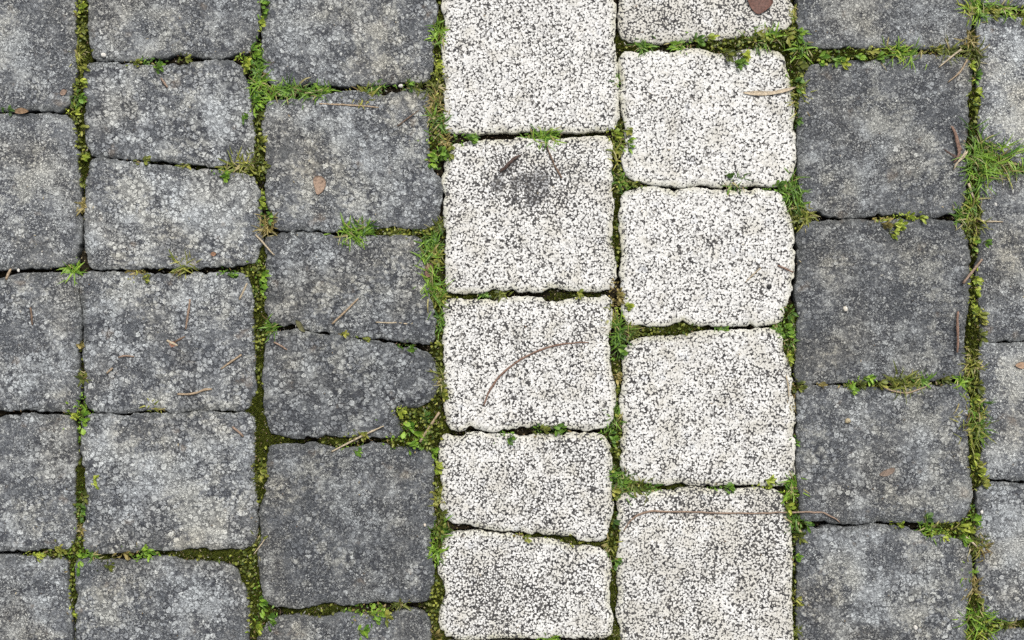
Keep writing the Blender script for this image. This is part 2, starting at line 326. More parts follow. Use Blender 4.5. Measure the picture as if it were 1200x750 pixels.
# ------------------------------------------------------------------ paving stones: traced outlines (photograph pixels = millimetres)
G, W = 'grey', 'white'
STONES = [
 # leftmost grey column
 (G, .98, .1, [(-112,-70),(40,-73),(80,-70),(88,-40),(88,10),(88,70),(86,95),(82,110),(76,122),(69,128),(45,130),(10,129),(-40,130),(-108,128)]),
 (G, 1.05, .1, [(-108,136),(0,134),(30,134),(60,133),(72,136),(82,143),(87,155),(91,170),(92,200),(93,235),(94,270),(92,295),(86,307),(70,312),(40,313),(0,316),(-50,317),(-110,315)]),
 (G, 1.02, .5, [(-110,330),(-40,328),(0,327),(15,323),(40,321),(70,321),(85,322),(91,327),(92,345),(94,370),(92,397),(89,410),(91,425),(93,445),(91,468),(85,480),(70,481),(50,481),(32,479),(10,481),(-20,482),(-108,482)]),
 (G, 1.0, .4, [(-110,491),(-20,490),(10,488),(30,486),(50,488),(72,488),(82,492),(87,500),(89,520),(90,540),(87,560),(88,600),(87,625),(80,639),(65,643),(30,644),(-20,644),(-108,643)]),
 (G, .98, .5, [(-110,653),(0,651),(27,653),(60,655),(73,658),(79,670),(80,700),(82,720),(84,750),(84,800),(78,812),(-20,814),(-108,812)]),
 # second grey column
 (G, .97, .3, [(104,-62),(120,-70),(200,-72),(290,-70),(303,-60),(304,0),(304,27),(297,50),(288,60),(275,63),(256,67),(219,64),(187,66),(160,69),(133,70),(114,68),(106,58),(105,48),(103,27),(103,0)]),
 (G, 1.0, .9, [(100,79),(107,76),(133,74),(170,76),(213,74),(267,71),(278,78),(287,93),(293,120),(296,150),(297,173),(293,186),(283,192),(267,193),(240,194),(213,191),(197,189),(171,187),(149,185),(128,183),(112,182),(105,176),(100,160),(99,120),(98,88)]),
 (G, 1.08, .8, [(105,197),(109,190),(115,187),(133,186),(149,189),(171,191),(197,194),(221,198),(245,199),(280,204),(296,209),(303,220),(304,247),(305,268),(305,287),(299,305),(280,310),(240,313),(187,313),(149,315),(115,313),(105,307),(100,292),(99,268),(100,241),(100,215)]),
 (G, 1.0, .8, [(97,331),(104,321),(133,319),(160,321),(200,322),(240,320),(267,321),(283,323),(291,331),(296,351),(296,367),(297,385),(299,423),(298,458),(293,474),(283,480),(267,479),(245,480),(219,482),(203,483),(190,480),(165,481),(147,483),(115,482),(104,476),(99,463),(100,439),(97,418),(98,397),(97,375),(96,353)]),
 (G, 1.05, .8, [(101,491),(112,486),(147,487),(173,486),(197,485),(213,486),(240,483),(267,486),(288,487),(297,496),(298,519),(297,550),(300,585),(301,617),(296,635),(285,642),(267,643),(248,643),(237,640),(227,642),(200,645),(160,646),(133,648),(112,647),(101,641),(98,617),(101,590),(100,563),(97,541),(96,515)]),
 (G, .98, .7, [(88,666),(93,658),(120,658),(149,658),(171,655),(192,654),(213,657),(240,659),(265,662),(277,670),(284,682),(289,694),(292,715),(290,742),(292,790),(285,806),(190,810),(98,806),(91,790),(89,737),(89,710),(88,683)]),
 # grey column left of the white stones
 (G, .98, .5, [(314,-60),(330,-70),(410,-74),(500,-70),(512,-58),(512,0),(511,16),(508,35),(507,67),(505,82),(497,92),(473,96),(449,98),(420,100),(393,99),(367,99),(340,98),(321,97),(311,85),(308,67),(308,35),(312,10),(313,-20)]),
 (G, .97, .6, [(310,132),(318,121),(340,117),(380,112),(399,108),(417,107),(444,112),(460,107),(487,105),(498,111),(503,128),(501,149),(502,165),(502,185),(506,198),(515,209),(518,226),(516,244),(510,257),(497,266),(473,268),(449,266),(433,267),(407,267),(388,271),(369,271),(353,269),(335,270),(325,265),(319,255),(313,233),(312,207),(312,185),(309,165),(308,145)]),
 (G, .86, .7, [(311,285),(317,278),(327,275),(353,273),(380,275),(401,279),(433,277),(460,277),(484,278),(493,285),(494,300),(498,319),(502,340),(507,361),(509,386),(504,397),(495,401),(473,400),(449,396),(420,395),(401,392),(380,389),(364,387),(348,382),(327,380),(315,376),(310,360),(309,340),(312,319),(311,300)]),
 (G, .80, .9, [(313,399),(327,390),(348,387),(364,391),(380,393),(407,395),(420,399),(449,401),(465,405),(487,410),(502,416),(510,428),(513,447),(511,461),(503,470),(490,477),(472,478),(462,479),(464,488),(468,498),(470,507),(458,513),(444,511),(407,511),(380,511),(353,514),(331,511),(319,503),(311,490),(310,471),(308,450),(310,423)]),
 (G, .80, .3, [(315,535),(322,523),(353,522),(364,519),(388,526),(407,526),(428,523),(439,519),(460,524),(490,526),(503,533),(508,557),(507,571),(510,598),(508,617),(504,624),(505,643),(508,670),(505,692),(495,703),(460,705),(433,705),(407,709),(388,707),(364,710),(335,712),(318,707),(310,694),(304,670),(303,649),(307,625),(304,606),(310,582),(312,550)]),
 (G, .85, .4, [(305,745),(318,730),(343,722),(361,722),(375,725),(399,720),(430,721),(449,720),(471,717),(492,719),(502,727),(505,747),(507,800),(495,860),(400,864),(315,860),(305,845),(303,790)]),
 # left white column
 (W, 1.0, 0.15, [(520,-32),(535,-40),(620,-43),(705,-40),(719,-30),(720,0),(721,27),(720,48),(723,80),(724,115),(723,138),(715,149),(688,153),(669,155),(653,153),(627,152),(601,155),(585,154),(567,155),(545,156),(528,152),(521,141),(521,115),(522,99),(519,85),(519,67),(520,43),(523,29),(519,18),(519,0)]),
 (W, 0.98, 0.5, [(526,184),(532,174),(543,168),(567,165),(588,165),(607,162),(635,165),(669,163),(693,161),(708,163),(716,174),(717,193),(719,233),(717,260),(716,285),(720,300),(721,319),(717,334),(706,339),(688,340),(669,342),(651,339),(632,341),(613,341),(593,340),(567,342),(540,342),(526,337),(523,313),(521,287),(520,260),(520,233),(518,207),(520,195)]),
 (W, 0.97, 0.3, [(521,360),(530,352),(553,352),(580,351),(607,349),(630,350),(651,355),(675,350),(704,348),(714,355),(716,372),(713,400),(715,431),(719,450),(721,469),(718,487),(709,497),(688,504),(669,502),(647,501),(627,501),(608,501),(593,503),(577,505),(556,501),(538,503),(528,498),(522,482),(523,458),(520,431),(522,418),(520,397),(522,375)]),
 (W, 0.93, 0.5, [(515,530),(519,517),(527,511),(540,510),(561,508),(583,510),(607,510),(630,510),(653,510),(688,508),(703,512),(714,525),(717,543),(716,577),(718,595),(712,620),(703,632),(688,633),(669,630),(653,626),(640,627),(624,626),(608,622),(583,622),(556,616),(536,614),(523,609),(517,590),(519,572),(518,557)]),
 (W, 0.9, 0.4, [(520,637),(532,627),(553,623),(575,626),(593,626),(607,630),(625,633),(640,633),(659,636),(680,641),(703,642),(713,650),(717,667),(713,689),(714,710),(718,726),(714,740),(701,746),(680,747),(648,746),(620,748),(593,747),(560,749),(535,748),(520,740),(513,721),(518,705),(522,697),(520,681),(514,670),(516,655)]),
 (W, 1, 0, [(516,763),(530,755),(580,754),(630,756),(690,755),(712,758),(718,775),(719,880),(710,900),(600,902),(525,900),(515,880)]),
 # right white column
 (W, 0.93, 1.3, [(727,-118),(740,-130),(830,-132),(920,-130),(929,-115),(929,0),(929,13),(924,29),(907,36),(880,41),(840,46),(821,45),(803,47),(787,50),(760,48),(738,46),(729,36),(726,16),(727,0)]),
 (W, 1.05, 0.3, [(727,72),(734,64),(749,61),(773,58),(792,60),(819,57),(835,63),(856,61),(877,57),(900,58),(915,64),(923,85),(928,107),(931,139),(932,171),(931,196),(923,211),(907,217),(880,217),(848,219),(821,216),(797,219),(781,217),(760,215),(746,211),(734,201),(730,187),(734,165),(731,139),(727,117),(728,91)]),
 (W, 1.03, 0.1, [(728,240),(734,228),(749,222),(771,220),(792,223),(813,221),(840,223),(867,222),(901,224),(914,230),(922,247),(928,265),(930,287),(930,319),(928,340),(921,361),(914,374),(905,379),(880,382),(854,381),(827,382),(808,379),(795,377),(781,381),(760,381),(740,379),(730,367),(730,345),(727,324),(730,300),(728,281),(725,260)]),
 (W, 1.0, 0.5, [(732,413),(742,402),(765,395),(792,394),(813,391),(830,389),(853,388),(880,386),(903,387),(913,394),(916,407),(923,423),(928,442),(930,477),(931,509),(930,541),(928,557),(918,566),(900,569),(880,568),(856,567),(832,569),(813,568),(797,566),(773,568),(753,564),(736,557),(729,545),(728,525),(730,498),(727,474),(731,450)]),
 (W, 0.92, 0.9, [(725,590),(733,580),(749,578),(771,576),(792,575),(813,572),(832,575),(856,575),(883,573),(903,574),(914,582),(919,595),(925,610),(928,641),(927,683),(928,723),(928,760),(915,790),(830,794),(740,790),(728,770),(728,737),(723,721),(725,699),(724,675),(723,662),(725,643),(727,625),(724,606)]),
 # grey column right of the white stones
 (G, .86, .1, [(936,-130),(950,-140),(1040,-142),(1125,-140),(1138,-128),(1139,0),(1139,24),(1130,48),(1120,54),(1090,55),(1067,55),(1029,55),(987,55),(955,54),(943,48),(936,35),(935,20),(936,0)]),
 (G, .83, .1, [(943,92),(952,80),(976,75),(1008,72),(1040,70),(1083,65),(1115,65),(1132,72),(1139,88),(1136,115),(1135,144),(1132,171),(1133,215),(1128,236),(1117,249),(1101,254),(1067,251),(1029,251),(1003,254),(981,254),(960,249),(947,242),(940,228),(937,207),(936,180),(936,160),(937,125),(939,107)]),
 (G, .78, .1, [(934,284),(941,268),(960,260),(987,259),(1011,258),(1029,260),(1067,257),(1101,259),(1120,263),(1131,273),(1136,292),(1137,319),(1136,351),(1132,377),(1131,405),(1132,425),(1125,440),(1109,444),(1088,445),(1051,446),(1029,446),(987,448),(960,449),(941,448),(935,440),(934,410),(936,367),(933,340),(936,313)]),
 (G, .86, .5, [(936,463),(945,455),(973,453),(1013,455),(1051,457),(1083,453),(1115,452),(1130,456),(1136,471),(1136,495),(1135,519),(1137,557),(1139,585),(1132,601),(1120,610),(1093,613),(1067,611),(1040,612),(1024,611),(1003,614),(979,612),(955,610),(942,606),(937,582),(935,558),(934,530),(935,498)]),
 (G, .92, .5, [(936,637),(944,625),(965,618),(1000,619),(1024,616),(1051,618),(1072,621),(1086,631),(1104,628),(1118,633),(1132,639),(1137,651),(1139,678),(1135,710),(1132,725),(1133,750),(1135,820),(1120,836),(1030,838),(950,836),(938,820),(937,750),(935,715),(936,678)]),
 # rightmost grey column
 (G, 1.0, .1, [(1147,-160),(1250,-165),(1345,-160),(1348,2),(1335,9),(1270,8),(1200,6),(1175,4),(1157,2),(1148,-6),(1146,-60)]),
 (G, 1.18, .05, [(1148,28),(1154,20),(1168,18),(1185,20),(1200,21),(1270,22),(1340,24),(1348,40),(1346,180),(1335,196),(1260,197),(1200,193),(1186,187),(1168,178),(1152,162),(1147,148),(1148,120),(1146,95),(1148,68),(1146,45)]),
 (G, .90, .05, [(1150,222),(1158,209),(1175,204),(1200,204),(1270,206),(1336,206),(1347,220),(1345,385),(1335,397),(1260,396),(1200,398),(1175,400),(1160,398),(1152,388),(1149,360),(1147,340),(1146,310),(1148,290),(1151,255)]),
 (G, 1.10, .1, [(1149,414),(1155,404),(1175,403),(1200,402),(1270,403),(1338,404),(1347,418),(1346,550),(1335,565),(1260,566),(1200,563),(1175,563),(1160,560),(1153,549),(1151,535),(1154,510),(1155,475),(1151,460),(1149,435)]),
 (G, 1.0, .5, [(1147,584),(1154,569),(1172,567),(1200,568),(1270,571),(1338,571),(1348,586),(1346,715),(1335,729),(1260,730),(1200,727),(1178,727),(1163,725),(1154,713),(1149,691),(1147,663),(1146,630),(1146,600)]),
 (G, .98, .4, [(1166,745),(1176,739),(1200,738),(1270,738),(1338,738),(1348,752),(1346,880),(1335,892),(1250,894),(1158,892),(1150,880),(1149,775),(1157,755)]),
]
# stones just outside the frame, so that the pavement goes on
def rough_rect(x0, y0, x1, y1):
    r = random.uniform
    c = 12
    return [(x0+r(0,3),y0+c),(x0+c,y0+r(0,3)),((x0+x1)/2,y0+r(-1,4)),(x1-c,y0+r(0,3)),(x1-r(0,3),y0+c),(x1-r(-1,4),(y0+y1)/2),
            (x1-r(0,3),y1-c),(x1-c,y1-r(0,3)),((x0+x1)/2,y1-r(-1,4)),(x0+c,y1-r(0,3)),(x0+r(0,3),y1-c),(x0+r(-1,4),(y0+y1)/2)]
def fill_column(x0, x1, top, bottom, kind, upto=-420, downto=1170):
    y = top
    while y > upto:
        h = random.choice((150, 165, 185)); MARGIN.append((kind, random.uniform(.85, 1.05), random.uniform(.1, .8), rough_rect(x0, y-h, x1, y-8))); y -= h
    y = bottom
    while y < downto:
        h = random.choice((150, 165, 185)); MARGIN.append((kind, random.uniform(.85, 1.05), random.uniform(.1, .8), rough_rect(x0, y+8, x1, y+h))); y += h
MARGIN = []
fill_column(-110, 88, -72, 814, G); fill_column(102, 296, -72, 812, G); fill_column(310, 508, -74, 864, G)
fill_column(520, 718, -42, 902, W); fill_column(728, 926, -132, 796, W)
fill_column(936, 1136, -142, 840, G); fill_column(1148, 1346, -166, 896, G)
for x0 in (-535, -322): fill_column(x0, x0+200, 300, 296, G)
for x0 in (1358, 1570): fill_column(x0, x0+200, 320, 316, G)

# patches painted on particular stones (x, y, radius, amount)
WEAR = [(633,236,27,.66),(616,222,34,.5),(608,196,34,.5),(655,196,26,.4),(590,212,24,.4),(680,215,20,.3),(585,395,20,.25),(668,455,12,.25),(795,120,14,.3),(905,590,25,.3),
        (820,585,60,.25),(560,690,40,.35),(640,690,30,.3),(640,580,25,.25),(600,700,35,.3),(810,290,25,.25),(860,470,35,.25),(690,580,14,.2),(570,210,30,.3),(760,660,22,.2),(880,640,26,.2),(780,20,20,.45),(870,15,30,.3),(900,112,16,.35)]
LIGHT = [(45,210,38,1),(60,110,30,.5),(30,60,40,.4),(200,30,40,.6),(150,20,25,.5),(240,140,50,.8),(150,110,35,.6),(150,220,34,1),(215,235,45,1),(265,265,35,.7),(270,225,25,.8),(160,290,40,.4),
         (130,350,26,.9),(55,430,40,.9),(200,360,26,.6),(240,345,40,.6),(150,420,25,.6),(205,450,30,.4),(120,530,34,.9),(195,560,40,1),(250,530,40,.9),(250,610,45,.9),(150,610,22,.8),(30,620,25,.7),(60,560,20,.4),
         (240,700,35,.8),(130,710,30,.6),(40,720,40,.5),(350,30,40,.8),(440,40,45,.7),(380,80,30,.4),(360,140,35,.5),(450,200,40,.8),(400,160,50,.5),(350,240,28,.8),(380,210,30,.4),(385,330,40,.6),(450,310,30,.5),(420,440,45,.4),(350,420,30,.5),
         (1000,20,40,.7),(1100,25,30,.9),(1020,130,50,.7),(1060,160,35,.8),(1000,200,40,.4),(1090,310,40,.4),(1060,400,40,.4),(1080,500,35,1),(1090,575,40,.9),(1030,570,30,.6),(1020,690,30,.6),(1060,720,35,.8),(985,665,24,.7),(1090,680,40,.6),
         (1180,60,40,.8),(1180,120,40,.7),(1170,300,30,.4),(1190,440,40,1),(1180,520,30,.7),(1180,610,35,.9),(1190,660,40,.8),(455,560,30,.3),(380,560,30,.3),(1010,490,22,.5)]

def catmull(P, spacing):
    P = np.asarray(P, float); out = []
    dense = []
    for a, b in zip(P, np.roll(P, -1, 0)):                  # long straight runs get points of their own: no bulging
        m = max(1, int(np.linalg.norm(b-a) // 32))
        dense += [a + (b-a)*q/m for q in range(m)]
    P = np.array(dense); n = len(P)
    for i in range(n):
        p0, p1, p2, p3 = P[i-1], P[i], P[(i+1) % n], P[(i+2) % n]
        k = max(2, int(np.linalg.norm(p2-p1) / 1.2))
        tt = np.linspace(0, 1, k, endpoint=False)[:, None]
        a = (np.linalg.norm(p1-p0)**.5 + 1e-6); b = (np.linalg.norm(p2-p1)**.5 + 1e-6); c = (np.linalg.norm(p3-p2)**.5 + 1e-6)
        m1 = (p2-p1) + b*b*0 + b*((p1-p0)/a - (p2-p0)/(a+b)); m2 = (p2-p1) + b*((p3-p2)/c - (p3-p1)/(b+c))
        m1 = b*((p1-p0)/a - (p2-p0)/(a+b) + (p2-p1)/b); m2 = b*((p2-p1)/b - (p3-p1)/(b+c) + (p3-p2)/c)
        t2, t3 = tt*tt, tt**3
        out.append((2*t3-3*t2+1)*p1 + (t3-2*t2+tt)*m1 + (-2*t3+3*t2)*p2 + (t3-t2)*m2)
    Q = np.concatenate(out)
    d = np.linalg.norm(np.roll(Q, -1, 0) - Q, axis=1); s = np.concatenate([[0], np.cumsum(d)])
    N = max(24, int(s[-1] / spacing))
    u = np.linspace(0, s[-1], N, endpoint=False)
    Qc = np.vstack([Q, Q[:1]])
    return np.stack([np.interp(u, s, Qc[:, 0]), np.interp(u, s, Qc[:, 1])], 1)

def normals_in(Q, k):
    t = np.roll(Q, -k, 0) - np.roll(Q, k, 0)
    n = np.stack([-t[:, 1], t[:, 0]], 1)
    n /= np.linalg.norm(n, axis=1)[:, None] + 1e-9
    c = Q.mean(0)
    if np.sum(n * (c - Q)) < 0: n = -n
    return n

def stone_mesh(kind, poly, fine=True, seed=0):
    sp = 1.7 if fine else 7.0
    Q = catmull(poly, sp)
    N = len(Q)
    n1 = normals_in(Q, 2 if fine else 1)
    if fine:
        amp = 1.0 if kind == W else 1.2
        off = amp*(0.55*vnoise(Q[:,0], Q[:,1], 13, seed) + 0.65*vnoise(Q[:,0], Q[:,1], 6, seed+1) + 0.75*vnoise(Q[:,0], Q[:,1], 3.2, seed+2)) - 1.6 + np.clip(vnoise(Q[:,0], Q[:,1], 10, seed+12) - .3, 0, 1)*5
        Q = Q + n1 * off[:, None]
        mid_, half = (Q.max(0) + Q.min(0))/2, (Q.max(0) - Q.min(0))/2     # squarer corners
        uv = (Q - mid_)/half
        k_ = np.clip((np.abs(uv).min(1) - .72)/.28, 0, 1)
        Q = Q + np.sign(uv)*(k_*3.2)[:, None]
    ns = normals_in(Q, 6 if fine else 1)
    c = Q.mean(0)
    prof = [(2.0, -42), (0.9, -16), (0.25, -7), (0.0, -2.6), (0.3, -1.4), (0.9, -.8), (2.0, -.45), (4.5, -.2), (9.0, -.03)] if fine else [(0.6, -42), (0, -5), (1.5, -2), (5, -.4)]
    rings, zs, rims = [], [], []
    for d, z in prof:
        rings.append(Q + ns*d); zs.append(np.full(N, z)); rims.append(np.full(N, max(0, 1 - d/9.0)))
    P9 = rings[-1]
    steps = 26 if fine else 4
    for i in range(1, steps):
        t = 1 - i/steps
        rings.append(c + (P9 - c)*t); zs.append(np.zeros(N)); rims.append(np.zeros(N))
    V = np.concatenate(rings + [c[None]]); Z = np.concatenate(zs + [np.zeros(1)]); R = np.concatenate(rims + [np.zeros(1)])
    x, y = V[:, 0], V[:, 1]
    top = Z > -10
    rel = 1.7*vnoise(x, y, 58, seed+5) + 0.8*vnoise(x, y, 24, seed+6) + 0.35*vnoise(x, y, 10, seed+7) + (0.22*vnoise(x, y, 4.2, seed+8) if fine else 0)
    tx, ty = random.uniform(-.008, .008), random.uniform(-.008, .008)
    Z = Z + np.where(top, rel*(1.0 if kind == G else .7) + tx*(x-c[0]) + ty*(y-c[1]), 0)
    if fine:     # small chips out of the arris
        chip = np.clip(vnoise(x, y, 8, seed+9) - .2, 0, 1) * R
        Z = Z - np.where(top, chip*4.0, 0)
    nr = len(rings)
    i = np.arange(N); j = (i+1) % N
    quads = np.concatenate([np.stack([k*N+i, k*N+j, (k+1)*N+j, (k+1)*N+i], 1) for k in range(nr-1)])
    tris = np.stack([(nr-1)*N+i, (nr-1)*N+j, np.full(N, nr*N)], 1)
    ctr = c.copy()
    co = np.stack([(x-ctr[0])*MM, -(y-ctr[1])*MM, Z*MM], 1)
    # wind the faces so that normals point up
    a, b2, c3 = co[tris[0, 0]], co[tris[0, 1]], co[tris[0, 2]]
    if np.cross(b2-a, c3-a)[2] < 0: quads = quads[:, ::-1]; tris = tris[:, ::-1]
    me = np_mesh('paving_stone', co, [quads, tris], M_WHITE if kind == W else M_GREY)
    rimv = np.clip(R*1.2 + .5*vnoise(x, y, 9, seed+3)*R, 0, 1)
    vattr(me, 'rim', rimv)
    if kind == W:
        w = np.zeros(len(x))
        for (px, py, r, a) in WEAR: w += a*np.exp(-((x-px)**2 + (y-py)**2)/(2*(r*.62)**2))
        w *= 1 + .55*vnoise(x, y, 9, 77) + .3*vnoise(x, y, 4, 78)
        vattr(me, 'wear', np.clip(w, 0, 1.2))
    else:
        w = np.zeros(len(x))
        for (px, py, r, a) in LIGHT: w += a*np.exp(-((x-px)**2 + (y-py)**2)/(2*(r*.6)**2))
        vattr(me, 'light', np.clip(w, 0, 1.3) - .35 if fine else w)
    return me, ctr, Q

# ------------------------------------------------------------------ raster of the joints
RX0, RY0, RX1, RY1 = -140, -110, 1340, 860
gw, gh = RX1-RX0, RY1-RY0
stone_mask = np.zeros((gh, gw), bool)
def raster(Q):
    x0, y0 = np.floor(Q.min(0)).astype(int); x1, y1 = np.ceil(Q.max(0)).astype(int)
    x0, y0, x1, y1 = max(x0, RX0), max(y0, RY0), min(x1, RX1), min(y1, RY1)
    if x1 <= x0 or y1 <= y0: return
    X, Y = np.meshgrid(np.arange(x0, x1)+.5, np.arange(y0, y1)+.5)
    inside = np.zeros(X.shape, bool)
    S = Q[::2]; xa, ya = S[:, 0], S[:, 1]; xb, yb = np.roll(xa, -1), np.roll(ya, -1)
    for p, q, r, s in zip(xa, ya, xb, yb):
        if q == s: continue
        cond = ((q > Y) != (s > Y)) & (X < (r-p)*(Y-q)/(s-q) + p)
        inside ^= cond
    stone_mask[y0-RY0:y1-RY0, x0-RX0:x1-RX0] |= inside

pavement_children = []
for k, (kind, tone, coarse, poly) in enumerate(STONES + MARGIN):
    fine = k < len(STONES)
    me, ctr, Q = stone_mesh(kind, poly, fine, 31*k)
    raster(Q)
    o = bpy.data.objects.new('paving_stone', me); COL.objects.link(o)
    o.location = (wx(ctr[0]), wy(ctr[1]), 0)
    o['tone'] = float(tone); o['coarse'] = float(coarse)
    if kind == W:
        o['label'] = 'white speckled paving stone with a dark worn spot' if fine and poly[0] == (526, 184) else 'white speckled paving stone'
    pavement_children.append(o)

def dil(a):
    p = np.pad(a, 1, mode='edge')
    return np.maximum.reduce([p[1:-1,1:-1], p[:-2,1:-1], p[2:,1:-1], p[1:-1,:-2], p[1:-1,2:]])
dist = np.zeros((gh, gw)); cur = stone_mask.copy()
for s in range(1, 22):
    nx = dil(cur); dist[nx & ~cur] = s; cur = nx
dist[~cur] = 22
width = dist.copy()
for _ in range(7): width = np.where(stone_mask, 0, dil(width))       # local half-width of the joint

# where moss fills the joints: (points, radius, amount)
MOSS = [([(92,-20),(94,60),(92,130),(95,185),(94,260)],9,.8),([(90,400),(96,420)],8,.7),([(92,505),(92,640),(84,700),(86,750)],9,1),
        ([(304,140),(304,200)],10,.8),([(303,290),(301,345),(302,420),(301,480),(306,525),(303,600)],12,1.1),([(306,600),(300,650),(295,690),(300,730)],16,1),([(200,650),(235,647),(270,652),(300,655)],14,.6),
        ([(160,482),(175,481)],7,1),([(262,481),(290,482)],8,1),([(330,516),(345,516)],8,.8),([(380,518),(400,518)],7,.6),([(480,490),(500,500),(490,515),(470,518)],20,1.0),([(505,470),(515,420),(514,350)],9,.7),
        ([(515,0),(512,60),(508,130),(510,170)],10,.7),([(506,280),(508,340)],12,.7),([(512,560),(514,640)],9,.9),([(508,680),(514,720),(508,750)],12,.9),([(340,713),(400,713)],10,.6),([(440,270),(500,272)],9,1),
        ([(730,50),(760,54)],10,.7),([(722,100),(724,150)],6,.8),([(724,200),(722,260),(722,300)],8,.9),([(735,215),(755,216)],7,.9),([(760,387),(800,387),(820,385)],9,.8),([(530,347),(580,346)],7,.6),([(650,346),(700,345)],7,.4),([(620,160),(700,157)],8,.4),
        ([(722,430),(722,520),(720,560)],8,.8),([(718,600),(720,700),(722,750)],8,.9),([(620,629),(700,637)],6,.7),([(740,569),(800,572)],7,.8),
        ([(840,52),(930,48)],11,1),([(934,20),(934,150),(932,200)],9,1),([(932,230),(935,260)],10,1),([(926,370),(924,430)],9,.9),([(932,460),(931,550)],5,.8),([(930,580),(934,640),(933,760)],8,.9),
        ([(950,66),(1030,64),(1060,60)],9,1),([(1143,40),(1142,130),(1140,150)],8,1),([(1144,160),(1142,300)],10,.9),([(1141,330),(1143,480),(1145,560)],9,1),([(1145,590),(1143,700)],7,.8),([(1143,700),(1148,760)],16,1.3),([(1165,732),(1230,733)],9,.8),([(1100,620),(1140,620)],11,.9),
        ([(60,650),(120,652)],9,.6),([(230,201),(300,200)],7,.8),([(1045,258),(1075,254)],6,.7)]
def moss_at(x, y):
    m = np.zeros_like(x)
    for pts, r, a in MOSS:
        b = np.full(x.shape, 1e9)
        for (ax, ay), (bx, by) in zip(pts[:-1], pts[1:]):
            dx, dy = bx-ax, by-ay; L = dx*dx+dy*dy
            t = np.clip(((x-ax)*dx + (y-ay)*dy)/L, 0, 1)
            b = np.minimum(b, (x-ax-t*dx)**2 + (y-ay-t*dy)**2)
        m = np.maximum(m, a*np.exp(-b/(2*r*r)))
    return m

# ------------------------------------------------------------------ pavement bed (soil and moss between the stones)
def bed_height(x, y):
    ix = np.clip((x-RX0).astype(int), 0, gw-1); iy = np.clip((y-RY0).astype(int), 0, gh-1)
    w = np.where((x > RX0) & (x < RX1-1) & (y > RY0) & (y < RY1-1), width[iy, ix], 5)
    m = moss_at(x, y)
    z = -19 + np.minimum(w*1.6, 9.5) + 8*np.clip(m, 0, 1)*np.clip(w/4, .3, 1) + 1.0*vnoise(x, y, 14, 5) + .8*vnoise(x, y, 5, 6) + .5*vnoise(x, y, 2.5, 7)
    return z, m
st = 2.0
gx = np.arange(RX0, RX1+1, st); gy = np.arange(RY0, RY1+1, st)
gx = np.concatenate([[-760], np.arange(-700, RX0-1, 40), gx, np.arange(RX1+20, 1900, 40), [1960]])
gy = np.concatenate([[-700], np.arange(-640, RY0-1, 40), gy, np.arange(RY1+20, 1380, 40), [1430]])
X, Y = np.meshgrid(gx, gy); X = X.ravel(); Y = Y.ravel()
bz, bm = bed_height(X, Y)
ncol = len(gx); nrow = len(gy)
r_, c_ = np.meshgrid(np.arange(nrow-1), np.arange(ncol-1), indexing='ij')
i0 = (r_*ncol + c_).ravel()
bed_me = np_mesh('pavement', np.stack([wx(X), wy(Y), bz*MM], 1), [np.stack([i0, i0+ncol, i0+ncol+1, i0+1], 1)], M_BED)
vattr(bed_me, 'moss', bm)
pavement = tag(add_obj('pavement', bed_me), 'pavement of grey and white paving stones with mossy joints', kind='structure')
for o in pavement_children: o.parent = pavement

gp = 60.0
ground = add_obj('ground', np_mesh('ground', [(-gp,-gp,-.05),(gp,-gp,-.05),(gp,gp,-.05),(-gp,gp,-.05)], [[(0,1,2,3)]], M_GROUND))
tag(ground, kind='structure')

# ------------------------------------------------------------------ moss fuzz and tiny ground-cover leaves: nobody could count them
def colour_mix(n, lo, hi, jitter=.2):
    t = rng.random(n)[:, None]
    return np.clip((np.array(lo)*(1-t) + np.array(hi)*t) * (1 + jitter*(rng.random((n, 1))-.5)*2), 0, 1)

gap_iy, gap_ix = np.nonzero(~stone_mask)
sel = (gap_ix+RX0 > -60) & (gap_ix+RX0 < 1260) & (gap_iy+RY0 > -60) & (gap_iy+RY0 < 810)
gap_ix, gap_iy = gap_ix[sel], gap_iy[sel]
gmx, gmy = gap_ix+RX0+.5, gap_iy+RY0+.5
gz, gm = bed_height(gmx, gmy)
gwid = width[gap_iy, gap_ix]
patch = .5 + .5*vnoise(gmx, gmy, 22, 91)

def spikes(idx, h, w, col, up=.9):
    n = len(idx)
    bx = gmx[idx] + rng.random(n)-.5; by = gmy[idx] + rng.random(n)-.5; z0 = gz[idx]-.3
    a = rng.random(n)*2*np.pi; lean = rng.random(n)*up
    hh = h*(.6+.8*rng.random(n)); ww = w*(.6+.8*rng.random(n))
    tx = bx + np.cos(a)*hh*lean; ty = by + np.sin(a)*hh*lean; tz = z0 + hh
    px, py = -np.sin(a)*ww/2, np.cos(a)*ww/2
    V = np.stack([np.stack([bx+px, by+py, z0], 1), np.stack([bx-px, by-py, z0], 1), np.stack([tx, ty, tz], 1)], 1).reshape(-1, 3)
    T = np.repeat(np.concatenate([col, np.ones((n, 1))], 1), 3, 0)
    return V, np.arange(3*n).reshape(-1, 3), T

def to_world(V): return np.stack([wx(V[:, 0]), wy(V[:, 1]), V[:, 2]*MM], 1)

p = np.clip(gm, 0, 1) * np.clip(gwid/4, .2, 1)
k = np.nonzero(rng.random(len(p)) < p*1.0)[0]; k = np.concatenate([k, k[rng.random(len(k)) < .8]])
V, F, T = spikes(k, 3.2, 1.0, colour_mix(len(k), (.035, .050, .006), (.14, .16, .020), .45), 1.1)
me = np_mesh('joint_moss', to_world(V), [F], M_LEAF_MIX); vattr(me, 'tint', T, 'FLOAT_COLOR')
tag(add_obj('joint_moss', me), 'low olive green moss carpeting the joints between the stones', kind='stuff')

